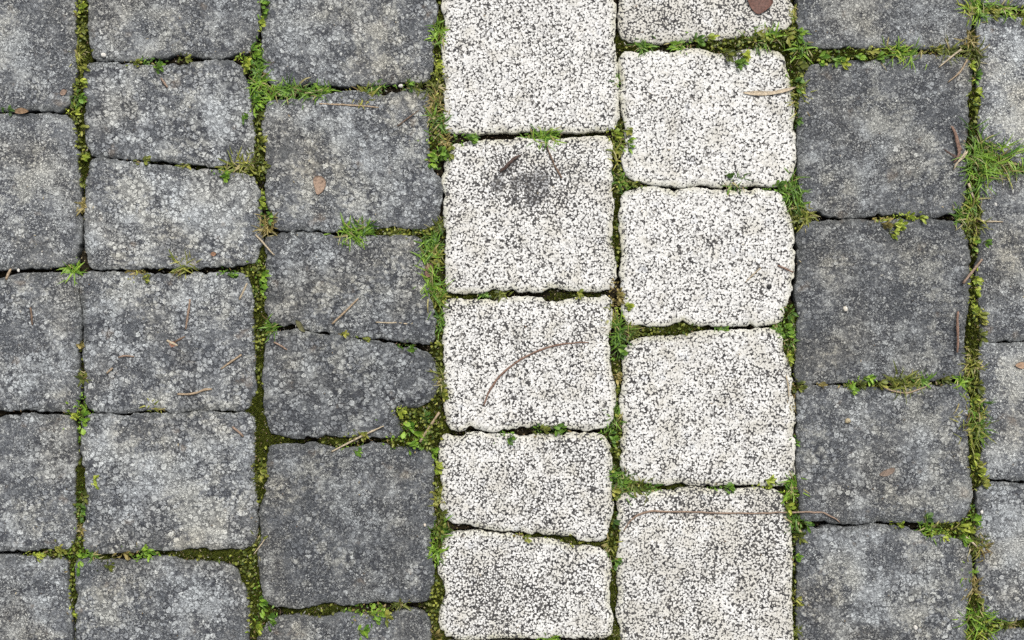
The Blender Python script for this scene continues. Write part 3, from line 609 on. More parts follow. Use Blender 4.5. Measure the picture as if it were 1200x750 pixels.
def leaf_quads(x, y, z, ang, tilt, L, Wd, col):
    """small folded oval leaves: 6 vertices, 4 triangles each; tilt lifts the tip"""
    n = len(x)
    prof = np.array([(0, 0, 0), (.35, .5, .06), (.35, -.5, .06), (.72, .36, .05), (.72, -.36, .05), (1, 0, -.03)])
    ux, uy = np.cos(ang), np.sin(ang); vx, vy = -uy, ux
    l = prof[None, :, 0]*L[:, None]; w = prof[None, :, 1]*Wd[:, None]; h = prof[None, :, 2]*L[:, None]
    ct, stl = np.cos(tilt)[:, None], np.sin(tilt)[:, None]
    f = l*ct - h*stl; hz = l*stl + h*ct
    V = np.stack([x[:, None] + f*ux[:, None] + w*vx[:, None], y[:, None] + f*uy[:, None] + w*vy[:, None], z[:, None] + hz], 2).reshape(-1, 3)
    base = np.arange(n)[:, None, None]*6
    F3 = (base + np.array([[0, 1, 2], [3, 5, 4]])[None]).reshape(-1, 3)
    F4 = (base + np.array([[1, 3, 4, 2]])[None]).reshape(-1, 4)
    T = np.repeat(np.concatenate([col, np.ones((n, 1))], 1), 6, 0)
    return V, [F3, F4], T

p = np.clip(gm-.25, 0, 1) * np.clip(gwid/5, 0, 1) * np.clip(patch*1.8-.65, 0, 1) * .17
k = np.nonzero(rng.random(len(p)) < p)[0]
n = len(k)
V, F, T = leaf_quads(gmx[k], gmy[k], gz[k]+3+2*rng.random(n), rng.random(n)*6.28, rng.random(n)*.9, 3+2.6*rng.random(n), 2+1.5*rng.random(n), colour_mix(n, (.045, .085, .012), (.32, .34, .06), .45))
me = np_mesh('creeping_weed', to_world(V), F, M_LEAF_MIX); vattr(me, 'tint', T, 'FLOAT_COLOR')
tag(add_obj('creeping_weed', me), 'tiny yellow green leaves creeping thinly along the mossy joints', kind='stuff')

# crumbs of dry plant, grit and bark: thick in the joints, a few blown onto the stones
k = np.nonzero(rng.random(len(gm)) < .030)[0]
kx, ky, kz = gmx[k], gmy[k], gz[k] + 1.2
n2_ = 420
kx = np.concatenate([kx, rng.uniform(-40, 1240, n2_)]); ky = np.concatenate([ky, rng.uniform(-40, 790, n2_)]); kz = np.concatenate([kz, np.full(n2_, 1.9)])
n = len(kx)
pal = np.array([(.30, .22, .13), (.12, .08, .05), (.45, .38, .25), (.20, .13, .08), (.035, .03, .025), (.5, .48, .44)])
c = pal[rng.integers(0, len(pal), n)]*(.7 + .6*rng.random((n, 1)))
big = rng.random(n)
V, F, T = leaf_quads(kx, ky, kz, rng.random(n)*6.28, rng.random(n)*.3, 1.3 + 3.5*big**3, .8 + .7*rng.random(n), c)
me = np_mesh('joint_litter', to_world(V), F, M_LEAF_MIX); vattr(me, 'tint', T, 'FLOAT_COLOR')
tag(add_obj('joint_litter', me), 'crumbs of dry plant and grit scattered in the joints and over the stones', kind='stuff')

# ------------------------------------------------------------------ shared leaf and blade meshes
def leaf_mesh(L, Wd, fold, curl, notch=False):
    m = 6; V = []; F = []
    for i in range(m+1):
        t = i/m
        w = Wd*.5*(math.sin(math.pi*min(1, t*1.02))**.75 if not notch else math.sin(math.pi*(t**1.35*.96))**.7) + (.08*Wd if i < 2 else 0)
        if i == m: w *= .25
        z = curl*L*(t-.1)*(1-t)*2
        V += [(L*t, w, z+fold*w), (L*t, 0, z), (L*t, -w, z+fold*w)]
    for i in range(m):
        a = 3*i; F += [(a, a+3, a+4, a+1), (a+1, a+4, a+5, a+2)]
    return np_mesh('leaf', np.array(V)*MM, [np.array(F)[:, ::-1]], M_LEAF)
LEAVES = [leaf_mesh(1000*MM*u[0], u[1], u[2], u[3], u[4]) for u in ((7.2,3.0,.3,.25,False),(6.6,3.9,.25,.15,True),(7.4,2.5,.35,.3,False),(6.8,3.3,.4,-.1,True))]

def blade_points(L, Wd, rise, droop, m=7):
    pts = []
    for i in range(m+1):
        t = i/m
        x = L*t; z = L*(rise*t - droop*t*t)
        w = Wd*.5*(1-t)**.55*(.75+.25*min(1, t*5)) + .02*Wd
        pts.append((x, w, z))
    return pts
def blade_mesh(L, Wd, rise, droop):
    V, F = [], []
    P = blade_points(L, Wd, rise, droop)
    for x, w, z in P: V += [(x, w, z+.35*w), (x, 0, z), (x, -w, z+.35*w)]
    for i in range(len(P)-1):
        a = 3*i; F += [(a, a+3, a+4, a+1), (a+1, a+4, a+5, a+2)]
    return np_mesh('blade', np.array(V)*MM, [np.array(F)[:, ::-1]], M_LEAF)
BLADES = [blade_mesh(20, 2.4, .75, .62), blade_mesh(20, 2.0, 1.1, .95), blade_mesh(20, 2.8, .5, .45), blade_mesh(20, 1.7, .9, .6)]

class Tubes:
    def __init__(s): s.V, s.F = [], []
    def add(s, pts, radii, k=6, flat=1.0, cap=True):
        pts = np.asarray(pts, float); b = len(s.V)
        for i, p in enumerate(pts):
            t = pts[min(i+1, len(pts)-1)] - pts[max(i-1, 0)]; t /= np.linalg.norm(t)+1e-9
            side = np.cross(t, (0, 0, 1)); side /= np.linalg.norm(side)+1e-9
            up = np.cross(side, t)
            for q in range(k):
                a = 2*math.pi*q/k
                s.V.append(p + radii[i]*(math.cos(a)*side + flat*math.sin(a)*up))
        for i in range(len(pts)-1):
            for q in range(k):
                s.F.append((b+i*k+q, b+i*k+(q+1) % k, b+(i+1)*k+(q+1) % k, b+(i+1)*k+q))
        n = len(s.V); s.V += [pts[0], pts[-1]]
        e = b+(len(pts)-1)*k
        s.T = getattr(s, 'T', [])
        for q in range(k):
            s.T += [(n, b+(q+1) % k, b+q), (n+1, e+q, e+(q+1) % k)]
        return s
    def mesh(s, name, mat):
        return np_mesh(name, np.array(s.V)*MM, [np.array(s.F), np.array(s.T)], mat)

# ------------------------------------------------------------------ weeds and grass
COLOURS = {   # name: (dark end, light end)
 'green':  ((.045, .115, .014), (.21, .38, .05)),
 'bright green': ((.07, .18, .014), (.33, .52, .06)),
 'dark green': ((.03, .075, .014), (.10, .20, .035)),
 'lime':   ((.19, .28, .025), (.52, .58, .09)),
 'olive':  ((.06, .085, .014), (.22, .25, .045)),
 'yellow green': ((.12, .17, .02), (.42, .41, .09)),
 'yellow brown': ((.14, .12, .03), (.45, .36, .13)),
 'straw':  ((.22, .17, .08), (.50, .41, .22)),
}
JOINTS = [(94, 'the leftmost long joint'), (303, 'the second long joint'), (513, 'the joint left of white stones'),
          (722, 'the joint between white stones'), (932, 'the joint right of white stones'), (1144, 'the rightmost long joint')]
COLUMNS = [(94, 'leftmost grey column'), (303, 'second grey column'), (513, 'third grey column'), (722, 'left white column'),
           (932, 'right white column'), (1144, 'fourth grey column'), (9999, 'rightmost grey column')]
ORD = ['topmost', 'second', 'third', 'fourth', 'fifth', 'sixth', 'seventh', 'eighth', 'ninth', 'tenth', 'eleventh', 'twelfth', 'thirteenth', 'fourteenth', 'fifteenth',
       'sixteenth', 'seventeenth', 'eighteenth', 'nineteenth', 'twentieth', 'twenty-first', 'twenty-second', 'twenty-third', 'twenty-fourth', 'twenty-fifth', 'twenty-sixth', 'twenty-seventh', 'twenty-eighth', 'twenty-ninth', 'thirtieth']

# (x, y, radius, kind, colour[, stretch along, angle in degrees])  c = small leafy weed, g = grass tuft
PLANTS = [
 (91,6,11,'c','lime'),(94,32,8,'c','olive'),(94,78,8,'c','yellow green'),(94,150,7,'c','yellow green'),(93,214,7,'c','olive'),(96,580,9,'c','olive'),(90,64,11,'g','yellow green'),(93,94,9,'c','lime'),(89,113,12,'c','green'),(85,130,10,'c','lime'),(95,183,9,'c','lime'),(95,240,9,'g','yellow brown'),(84,314,15,'g','bright green'),
 (91,404,6,'c','yellow brown'),(96,444,10,'g','olive'),(91,489,20,'c','bright green'),(84,484,8,'c','lime'),(107,563,9,'c','lime'),(88,591,19,'c','green'),(94,622,8,'g','yellow brown'),
 (38,650,10,'c','lime'),(63,642,12,'c','yellow green'),(87,651,17,'c','bright green'),(108,652,9,'g','green'),(122,662,9,'c','olive'),(144,648,8,'c','yellow brown'),(163,645,16,'c','bright green'),(84,718,6,'c','lime'),
 (8,128,6,'c','dark green'),
 (178,77,12,'c','green'),(155,73,7,'c','yellow green'),(215,68,7,'c','olive'),(166,187,8,'c','olive'),(217,192,8,'g','yellow green'),(256,207,11,'c','bright green'),(279,196,17,'g','yellow green'),(294,188,9,'g','olive'),
 (165,326,9,'c','yellow green'),(214,312,15,'g','yellow green'),(157,318,8,'g','yellow brown'),(265,322,9,'c','green'),(179,476,9,'g','yellow green'),
 (305,6,14,'c','green'),(302,26,9,'c','lime'),(293,59,16,'c','bright green'),(284,72,11,'c','lime'),(303,78,12,'g','green'),(304,98,16,'g','bright green'),(294,118,16,'c','bright green'),(283,134,8,'c','green'),(301,135,9,'c','olive'),(304,166,10,'c','yellow green'),
 (307,193,8,'c','olive'),(303,234,9,'c','lime'),(311,262,15,'g','yellow brown'),(312,252,10,'c','green'),(301,325,17,'c','bright green'),(304,338,9,'c','bright green'),(318,385,12,'g','green'),(303,548,13,'c','yellow green'),(302,562,8,'g','olive'),(305,636,11,'g','olive'),(301,704,17,'c','bright green'),(312,722,15,'c','green'),(299,736,10,'c','lime'),
 (338,108,17,'g','green'),(318,112,13,'g','bright green'),(366,108,15,'g','green'),(379,108,12,'g','bright green'),(427,113,15,'g','yellow green'),(439,103,11,'g','green'),(474,98,10,'c','green'),(487,102,10,'g','olive'),
 (413,272,18,'g','bright green'),(428,266,12,'g','green'),(465,274,9,'g','yellow green'),(399,391,6,'c','yellow green'),(424,397,6,'c','yellow green'),(474,410,10,'c','green'),
 (419,508,10,'c','yellow green'),(412,526,9,'c','bright green'),(463,482,11,'c','lime'),(467,496,18,'c','bright green'),(482,506,18,'c','bright green'),(474,520,16,'c','bright green'),(490,488,12,'c','dark green'),(504,526,9,'c','bright green'),(430,719,19,'c','bright green'),(447,722,11,'c','yellow green'),(418,738,13,'c','bright green'),(468,708,9,'g','olive'),
 (513,40,14,'g','bright green'),(509,76,11,'c','lime'),(508,104,14,'g','olive'),(511,120,14,'g','yellow brown'),(513,143,16,'g','green'),(506,133,11,'g','olive'),(499,181,17,'c','bright green'),(513,180,12,'c','green'),(523,178,10,'c','yellow green'),(522,165,9,'g','yellow brown'),(545,162,12,'c','green'),
 (515,265,9,'g','olive'),(506,287,17,'g','green'),(500,301,16,'g','bright green'),(513,300,11,'g','yellow green'),(505,337,21,'g','bright green'),(497,340,12,'g','green'),(513,348,12,'g','yellow green'),(514,376,10,'g','green'),(517,442,13,'g','olive'),(516,460,10,'c','yellow green'),(509,547,9,'c','lime'),(513,582,9,'g','yellow green'),(516,622,12,'g','green'),(512,647,12,'g','bright green'),(514,602,8,'c','olive'),(508,745,9,'c','yellow brown'),
 (642,160,16,'g','bright green'),(625,161,9,'g','green'),(588,344,8,'g','olive'),(568,346,6,'g','green'),(675,344,6,'c','yellow green'),(592,514,9,'c','green'),(645,499,15,'c','green'),(632,503,9,'c','olive'),(612,630,7,'c','yellow green'),(643,748,11,'g','bright green'),
 (724,96,8,'g','green'),(718,156,9,'c','lime'),(734,166,12,'c','bright green'),(732,152,9,'c','yellow green'),(722,176,12,'g','yellow green'),(726,212,12,'g','green'),(722,344,11,'c','yellow brown'),(731,358,10,'c','lime'),(717,374,11,'g','yellow green'),(727,392,16,'g','green'),(740,388,12,'g','olive'),(723,408,12,'c','green'),(719,440,10,'c','yellow brown'),(720,490,14,'g','green'),(713,510,12,'c','green'),
 (713,557,10,'c','green'),(729,566,17,'g','green'),(716,575,11,'c','yellow green'),(745,570,16,'g','olive'),(763,572,9,'g','green'),(716,610,9,'c','dark green'),(716,640,10,'g','yellow green'),(718,655,10,'c','green'),(724,745,7,'g','olive'),
 (754,53,12,'g','green'),(796,53,11,'g','bright green'),(812,46,11,'c','green'),(826,43,10,'c','lime'),(846,62,15,'c','olive'),(858,72,14,'c','green'),(866,64,10,'c','lime'),(888,46,15,'g','green'),(884,38,10,'c','yellow green'),(906,44,16,'g','bright green'),(920,38,14,'c','yellow green'),
 (860,212,14,'g','green'),(848,206,8,'c','dark green'),(906,217,10,'c','green'),(846,383,9,'g','green'),(846,570,11,'c','green'),(895,562,12,'c','lime'),(911,384,8,'g','green'),
 (931,14,9,'g','yellow green'),(932,38,13,'c','bright green'),(938,55,16,'g','bright green'),(932,75,14,'c','olive'),(929,95,13,'c','green'),(940,112,16,'g','yellow green'),(932,103,10,'c','lime'),(932,140,7,'c','dark green'),
 (927,222,15,'g','green'),(934,236,15,'g','green'),(944,250,14,'g','yellow green'),(931,254,11,'g','olive'),(922,368,10,'c','green'),(919,386,12,'c','bright green'),(926,398,12,'g','green'),(920,418,10,'c','lime'),(934,452,10,'c','olive'),(928,472,9,'g','yellow brown'),(930,520,7,'c','green'),
 (928,572,16,'g','bright green'),(919,592,11,'c','lime'),(930,612,14,'g','green'),(942,612,10,'c','green'),(934,628,9,'c','olive'),(931,652,6,'c','bright green'),(932,704,9,'c','yellow green'),(934,742,7,'g','olive'),
 (955,68,14,'c','bright green'),(972,70,13,'c','green'),(983,74,9,'c','lime'),(998,66,12,'c','bright green'),(1012,60,11,'c','yellow green'),(1024,68,10,'c','green'),(1045,58,17,'g','lime'),(1059,63,19,'g','bright green'),(1092,57,9,'c','yellow green'),(1113,60,13,'g','olive'),
 (1032,262,9,'c','yellow brown'),(1045,263,12,'c','lime'),(1040,272,10,'c','lime'),(1060,253,8,'c','lime'),(1075,255,7,'c','lime'),
 (1011,441,12,'c','bright green'),(993,455,9,'c','bright green'),(1002,450,9,'c','olive'),(1027,449,8,'c','yellow green'),(1056,449,18,'g','olive'),(1066,456,15,'g','yellow green'),(1081,447,13,'g','green'),(1102,444,9,'c','olive'),(957,450,6,'c','yellow brown'),
 (1081,606,10,'c','dark green'),(1093,620,14,'g','bright green'),(1100,628,9,'c','lime'),(1119,618,17,'c','lime'),(1121,630,11,'c','bright green'),(1137,607,13,'c','bright green'),(1051,614,5,'c','lime'),
 (1146,8,19,'g','bright green'),(1134,12,13,'g','lime'),(1160,14,12,'c','yellow green'),(1176,12,13,'g','bright green'),(1194,17,13,'c','lime'),
 (1137,47,12,'g','yellow brown'),(1141,62,15,'g','olive'),(1134,74,10,'c','lime'),(1141,88,8,'c','green'),(1141,108,10,'c','lime'),(1138,120,9,'c','lime'),
 (1145,176,22,'g','green'),(1150,196,26,'g','bright green'),(1172,187,27,'g','bright green'),(1168,198,18,'g','yellow green'),(1185,187,14,'g','olive'),(1194,198,12,'g','green'),(1153,215,18,'g','green'),
 (1142,236,14,'g','bright green'),(1127,253,13,'g','green'),(1142,253,18,'g','yellow green'),(1140,269,12,'g','olive'),(1137,283,9,'c','bright green'),(1151,284,9,'c','green'),(1141,327,9,'c','lime'),(1141,340,8,'c','lime'),(1136,362,10,'c','lime'),(1146,370,12,'c','yellow green'),(1146,390,11,'c','olive'),
 (1140,415,10,'g','yellow green'),(1141,430,14,'g','yellow green'),(1128,449,13,'g','bright green'),(1142,452,12,'c','olive'),(1138,468,9,'c','lime'),(1145,480,15,'g','green'),(1139,496,22,'g','yellow green'),(1148,502,15,'g','green'),(1138,533,9,'c','lime'),(1143,545,9,'c','yellow green'),
 (1144,553,11,'c','lime'),(1148,562,13,'c','yellow green'),(1146,608,8,'g','green'),(1144,637,14,'g','olive'),(1152,640,12,'g','yellow brown'),(1132,672,12,'g','bright green'),(1141,688,13,'g','yellow brown'),(1143,704,8,'c','yellow green'),
 (1140,722,15,'g','bright green'),(1150,732,22,'g','bright green'),(1145,746,16,'g','lime'),(1182,733,10,'g','olive'),
]

# name the place of each plant
placed = {}
rows = []
for p_ in PLANTS:
    x, y = p_[0], p_[1]
    j = min(JOINTS, key=lambda q: abs(q[0]-x))
    where = (('upper' if y < 375 else 'lower') + ' half of ' + j[1]) if abs(j[0]-x) <= 21 else ('cracks across the ' + next(c for lim, c in COLUMNS if x < lim))
    rows.append((where, y, p_))
NOUN = {'c': ('leafy weed', 'small leafy sprig'), 'g': ('grass tuft', 'small grass tuft')}
rows.sort(key=lambda r: (r[0], r[1]))
count = {}
def lerp(a, b, t): return tuple(a[i]*(1-t) + b[i]*t for i in range(3))
def shade(colour):
    lo, hi = COLOURS[colour]
    return lerp(lo, hi, random.random()**1.1)

def joined_leaves(n, spread, colour, zlo, zhi, L0, cx, cy):
    a = rng.random(3*n)*6.28; r = spread*np.sqrt(rng.random(3*n))
    lx, ly = np.cos(a)*r*AX[0], np.sin(a)*r*AX[1]
    ix = np.clip((cx+lx-RX0).astype(int), 0, gw-1); iy = np.clip((cy-ly-RY0).astype(int), 0, gh-1)
    ok = near_gap[iy, ix] | (rng.random(3*n) < .06)
    lx, ly = lx[ok][:n], ly[ok][:n]; n = len(lx)
    lo, hi = COLOURS[colour]
    c = colour_mix(n, lo, hi, .4)
    dead = rng.random(n) < .10
    c[dead] = np.array((.33, .25, .11))*(.6 + .6*rng.random((int(dead.sum()), 1)))
    return leaf_quads(lx, ly, zlo+(zhi-zlo)*rng.random(n)**1.4, rng.random(n)*6.28, rng.random(n)*1.3-.3, L0*(.6+.9*rng.random(n)), L0*.45*(.6+.7*rng.random(n)), c)
near_gap = dil(dil(dil(~stone_mask)))

def joined_blades(n, R, colour, ax, ay):
    V, F, T = [], [], []
    lo, hi = COLOURS[colour]
    for _ in range(n):
        L = R*random.uniform(.35, .9); a = random.uniform(0, 6.28)
        P = blade_points(L, random.uniform(1.1, 1.9), random.uniform(.6, 1.3), random.uniform(.5, 1.0), 4)
        ox, oy = random.gauss(0, R*.32)*ax, random.gauss(0, R*.32)*ay
        ca, sa = math.cos(a), math.sin(a); b = len(V)
        c = lerp(lo, hi, random.random())
        if random.random() < .16: c = lerp(c, random.choice([(.42, .34, .16), (.20, .13, .06), (.5, .44, .25)]), .85)
        for x, w, z in P:
            V += [(ox+x*ca-w*sa, oy+x*sa+w*ca, z-2), (ox+x*ca+w*sa, oy+x*sa-w*ca, z-2)]
            T += [c+(1,), c+(1,)]
        for i in range(len(P)-1): F.append((b+2*i, b+2*i+1, b+2*i+3, b+2*i+2))
    return np.array(V), [np.array(F)], np.array(T)

def in_gap(x, y):
    ix, iy = int(x-RX0), int(y-RY0)
    return 0 <= ix < gw and 0 <= iy < gh and not stone_mask[iy, ix]

for where, y, p_ in rows:
    x, y, R, kind, colour = p_[:5]
    count[where] = count.get(where, 0) + 1
    nth = ORD[count[where]-1]
    noun = NOUN[kind][1 if R < 10 else 0]
    label = f"{colour} {noun}, {nth} {'down' if 'half' in where else 'plant down in'} {where}"
    ax, ay = ((.75, 1.3) if 'half' in where else (1.3, .75))
    R *= 1.1
    root = add_obj('grass_tuft' if kind == 'g' else 'leafy_weed', None, None, (wx(x), wy(y), -.002))
    tag(root, label, 'grass' if kind == 'g' else 'weed', 'grass tufts growing in the joints' if kind == 'g' else 'leafy weeds growing in the joints')
    if kind == 'g':
        R *= 1.12
        n = 9 if R > 13 else 6
        for i in range(n):
            a = 6.283*(i + random.uniform(-.35, .35))/n
            b = random.choice(BLADES); s = R*random.uniform(.7, 1.15)/20
            col = shade(colour)
            if random.random() < .10: col = lerp(col, (.46, .38, .19), .85)
            o = add_obj('blade', b, root, (random.gauss(0, R*.2)*ax*MM, random.gauss(0, R*.2)*ay*MM, -.001), (random.uniform(-.5, .5), 0, a), (s, random.uniform(1.0, 1.5), s*random.uniform(.6, 1.1)))
            o.color = col + (1,)
        V, F, T = joined_blades(int(14 + R*2.6), R, colour, ax, ay)
        me = np_mesh('short_blades', V*MM, F, M_LEAF_MIX); vattr(me, 'tint', T, 'FLOAT_COLOR')
        o = add_obj('short_blades', me, root); o['kind'] = 'stuff'
    else:
        n = 14 if R > 12 else 9 if R > 8 else 6
        st_ = Tubes(); AX = (ax, ay)
        pts = []
        for i in range(n):
            for _ in range(6):
                a = 6.283*(i*.382*2.6 + random.uniform(-.1, .1)); r = R*math.sqrt((i+.6)/n)*random.uniform(.7, .95)
                lx, ly = r*math.cos(a)*ax, r*math.sin(a)*ay
                if in_gap(x+lx, y-ly) or random.random() < .45: break
            lz = random.uniform(.5, 6.5) - .12*r
            pts.append((lx, ly, lz))
            s = random.uniform(.72, 1.15)*(.82 + R*.026)
            col = shade(colour)
            o = add_obj('leaf', random.choice(LEAVES), root, (lx*MM*.78, ly*MM*.78, lz*MM), (random.uniform(-.6, .6), random.uniform(-.7, .3), a+random.uniform(-.8, .8)), (s, s, s))
            o.color = col + (1,)
            st_.add([(0, 0, -6), (lx*.3, ly*.3, lz-1.5), (lx*.8, ly*.8, lz-.2)], (.35, .32, .25), 4)
        o = add_obj('stem', st_.mesh('stem', M_LEAF), root); o.color = lerp(COLOURS[colour][0], (.25, .22, .08), .4) + (1,)
        V, F, T = joined_leaves(int(R*R*.27)+7, R*1.05, colour, -8, 3.0, 4.0, x, y)
        me = np_mesh('small_leaves', V*MM, F, M_LEAF_MIX); vattr(me, 'tint', T, 'FLOAT_COLOR')
        o = add_obj('small_leaves', me, root); o['kind'] = 'stuff'

# ------------------------------------------------------------------ needles, twigs, leaves and pebbles lying on the stones
PINK, BROWN, STRAW, TAN, RUST, DARK = (.28, .20, .15), (.17, .115, .08), (.46, .39, .28), (.36, .275, .185), (.22, .135, .10), (.075, .045, .036)
# name, category, label, points, widths, colour
STICKS = [
 ('pine_needle','needle','pinkish brown needle lying upright on second grey column, above two short bits',[(223,351),(221,368),(218,386)],(1.6,1.9,1.3),PINK),
 ('pine_needle','needle','short pale needle bit under the upright needle on the second grey column',[(196,399),(202,402),(209,405)],(1.6,1.8,1.4),STRAW),
 ('pine_needle','needle','slanting brown needle bit touching the short pale bit under the upright needle',[(205,401),(212,397),(218,394)],(1.3,1.8,1.2),BROWN),
 ('pine_needle','needle','thin pinkish needle bit left of the two crossed short bits',[(139,419),(148,416),(158,418)],(1.2,1.6,1.0),PINK),
 ('pine_needle','needle','stubby tan needle bit, leftmost on the needle-strewn grey stone',[(126,437),(133,431)],(1.6,1.5),TAN),
 ('pine_needle','needle','straight tan needle near the right edge of the needle-strewn grey stone',[(260,432),(271,424),(283,416)],(1.3,1.7,1.4),TAN),
 ('twig','twig','bent brown twig near the lower edge of the needle-strewn grey stone',[(208,462),(222,462),(233,460),(240,456),(249,456)],(1.5,1.8,1.7,2.1,1.2),TAN),
 ('pine_needle','needle','short tan needle at the upper right corner of a grey stone by mossy joint',[(273,500),(279,505),(286,511)],(1.7,1.9,1.6),PINK),
 ('pine_needle','needle','small pale needle on the grey stone second from top, second column',[(189,92),(193,97),(197,103)],(1.2,1.6,1.3),PINK),
 ('pine_needle','needle','tan needle leaning out of the leafy weed in the second long joint',[(281,351),(285,342),(290,332)],(1.4,1.7,1.4),STRAW),
 ('pine_needle','needle','thin needle crossing the second long joint below a browning grass tuft',[(300,275),(311,287),(322,299)],(1.3,1.5,1.0),STRAW),
 ('pine_needle','needle','slanting pale needle on dark grey stone beside a level straw',[(389,380),(404,366),(420,350)],(1.5,1.7,1.2),TAN),
 ('straw','straw','level pale straw on dark grey stone near the white stones',[(440,378),(460,378),(479,379)],(.9,1.2,1.0),STRAW),
 ('pine_needle','needle','pinkish needle bit at the upper left of a dark pebbly grey stone',[(321,401),(329,405),(337,410)],(1.3,1.6,1.3),PINK),
 ('straw','straw','long pale straw slanting over the crack between two dark grey stones',[(389,529),(418,514),(432,507),(450,499)],(1.2,1.6,1.5,.9),STRAW),
 ('twig','twig','straight tan stick lying in the mossy hollow left of the white stones',[(492,518),(503,501),(515,483)],(1.9,2.2,1.9),TAN),
 ('straw','straw','straight straw lying along the grassy crack of the third grey column',[(374,122),(398,123),(420,124),(444,126)],(.9,1.4,1.4,.8),TAN),
 ('twig','twig','faint thin twig on grey stone just left of the topmost white stones',[(466,148),(478,139),(490,130)],(.9,1.1,.7),BROWN),
 ('twig','twig','thick dark red brown bark twig on the stained white stone',[(586,202),(592,196),(600,188),(610,182)],(1.2,2.2,2.3,1.2),DARK),
 ('twig','twig','thin dark tipped twig hanging from the grass onto the stained white stone',[(640,170),(645,183),(651,196),(658,209)],(.9,1.2,1.3,1.9),BROWN),
 ('stem_stalk','stalk','long curved red brown stalk on a white stone of the left column',[(567,475),(571,463),(577,452),(585,441),(596,431),(610,421),(628,412),(648,405),(668,402),(690,401)],(1.2,1.5,1.6,1.6,1.5,1.5,1.5,1.4,1.2,.8),RUST),
 ('stem_stalk','stalk','long hooked tan stalk lying across lower white stone onto the grey stone',[(731,622),(737,611),(747,603),(763,598),(780,599),(810,600),(850,601),(890,601),(925,600),(945,600),(962,600),(973,604),(984,612)],(.8,1.2,1.5,1.9,1.4,1.3,1.3,1.2,1.4,1.5,1.5,1.3,.8),PINK),
 ('twig','twig','short red twig beside a black pebble near the right edge of white stone',[(911,311),(919,315),(929,319)],(1.3,1.7,1.2),RUST),
 ('pine_needle','needle','pale thin needle slanting on the white stone with a black pebble',[(873,331),(882,322),(891,314)],(.8,1.0,.8),STRAW),
 ('twig','twig','upright dark red twig near the right edge of a dark grey stone',[(1122,365),(1121,380),(1122,396),(1121,413)],(1.7,2.2,2.1,1.6),RUST),
 ('twig','twig','brown twig leaning across the rightmost long joint between lime weeds',[(1128,332),(1138,319),(1150,304)],(2.1,2.3,1.7),PINK),
 ('bark_strip','bark','curled pinkish bark strip beside the largest grass tuft on the right',[(1115,149),(1120,158),(1121,170),(1124,180),(1118,190)],(1.5,2.8,2.5,2.4,1.2),RUST),
 ('bark_strip','bark','thin dark bark sliver under the curled strip by the largest tuft',[(1107,176),(1114,181),(1122,185)],(1.0,2.0,1.4),DARK),
 ('straw','straw','pale dry straw below the curled bark strip by the largest tuft',[(1133,178),(1124,187),(1117,199)],(1.3,1.7,.9),STRAW),
 ('straw','straw','dry straw reaching left from the rightmost joint near the top',[(1126,58),(1113,68),(1100,79)],(1.4,1.6,.8),STRAW),
 ('straw','straw','lower dry straw hanging left of the rightmost joint near the top',[(1133,70),(1125,85),(1110,97)],(1.4,1.6,.8),TAN),
 ('straw','straw','thin straw reaching right from yellow green grass in the rightmost joint',[(1147,259),(1160,260),(1175,260)],(1.5,1.4,.8),STRAW),
 ('straw','straw','dry straw poking up at the top of the rightmost joint grass, below largest tuft',[(1134,215),(1137,223),(1140,232)],(2.2,1.9,1.4),STRAW),
 ('pine_needle','needle','tiny brown needle on leftmost grey column beside a thin crack',[(37,360),(38,370),(39,381)],(1.4,1.7,1.2),BROWN),
 ('twig','twig','short tan twig in the crack at the left edge of the picture',[(8,328),(11,321),(14,315)],(1.6,2.2,1.6),TAN),
 ('straw','straw','pale straw lying in green weeds between lower grey stones, right side',[(1131,629),(1138,634),(1144,640)],(1.6,2.0,1.2),STRAW),
 ('straw','straw','bent dry straw in the grass on the crack of dark grey stones',[(1032,452),(1045,458),(1062,461),(1088,452)],(.9,1.4,1.4,.8),TAN),
 ('pine_needle','needle','thin tan needle lying on the grey stone by the bottom crack, left half',[(298,649),(305,640),(312,630)],(.9,1.1,.8),STRAW),
 ('straw','straw','very pale straw on white stone edge beside the right long joint',[(921,440),(923,450),(924,466)],(.9,1.3,.8),STRAW),
]
def surface_z(px, py): return 0.9 if not in_gap(px, py) else -1.5
for name, cat, label, pts, wd, col in STICKS:
    P = np.array(pts, float)
    # densify, wobble a little
    d = np.concatenate([[0], np.cumsum(np.linalg.norm(np.diff(P, axis=0), axis=1))])
    n = max(6, int(d[-1]/3)); u = np.linspace(0, d[-1], n)
    from_s = np.stack([np.interp(u, d, P[:, 0]), np.interp(u, d, P[:, 1])], 1)
    for _ in range(2): from_s[1:-1] = .5*from_s[1:-1] + .25*(from_s[:-2] + from_s[2:])
    w = np.interp(u, d, wd)
    c = from_s.mean(0)
    z = 1.0 + w*.6 + .25*np.sin(u*.9+c[0])
    jit = .16*np.sin(u*1.7 + c[1]) + .55*vnoise(u, 0*u + c[0], 9, 41)
    pp = np.stack([from_s[:, 0]-c[0]+jit, -(from_s[:, 1]-c[1])+jit*.7, z], 1)
    rad = w*.74*(1 + .12*np.sin(u*2.3+1))
    tb = Tubes()
    if 'bark' in label:                       # splintered: thinner strands split off the main one
        tb.add(pp + np.stack([1.4*np.sin(u*.25), 1.6*np.cos(u*.21+1), .3+0*u], 1), rad*.55, 5, .6)
        m_ = len(pp)*2//3
        if m_ > 3: tb.add(pp[:m_] + np.stack([-1.8+.2*u[:m_], 1.5-.12*u[:m_], 0*u[:m_]], 1), rad[:m_]*.45, 5, .6)
    flat = .45 if name in ('straw', 'bark_strip') else .75
    o = add_obj(name, tb.add(pp, rad, 6, flat).mesh(name, M_DRY), None, (wx(c[0]), wy(c[1]), 0))
    o.color = col + (1,)
    tag(o, label, cat)

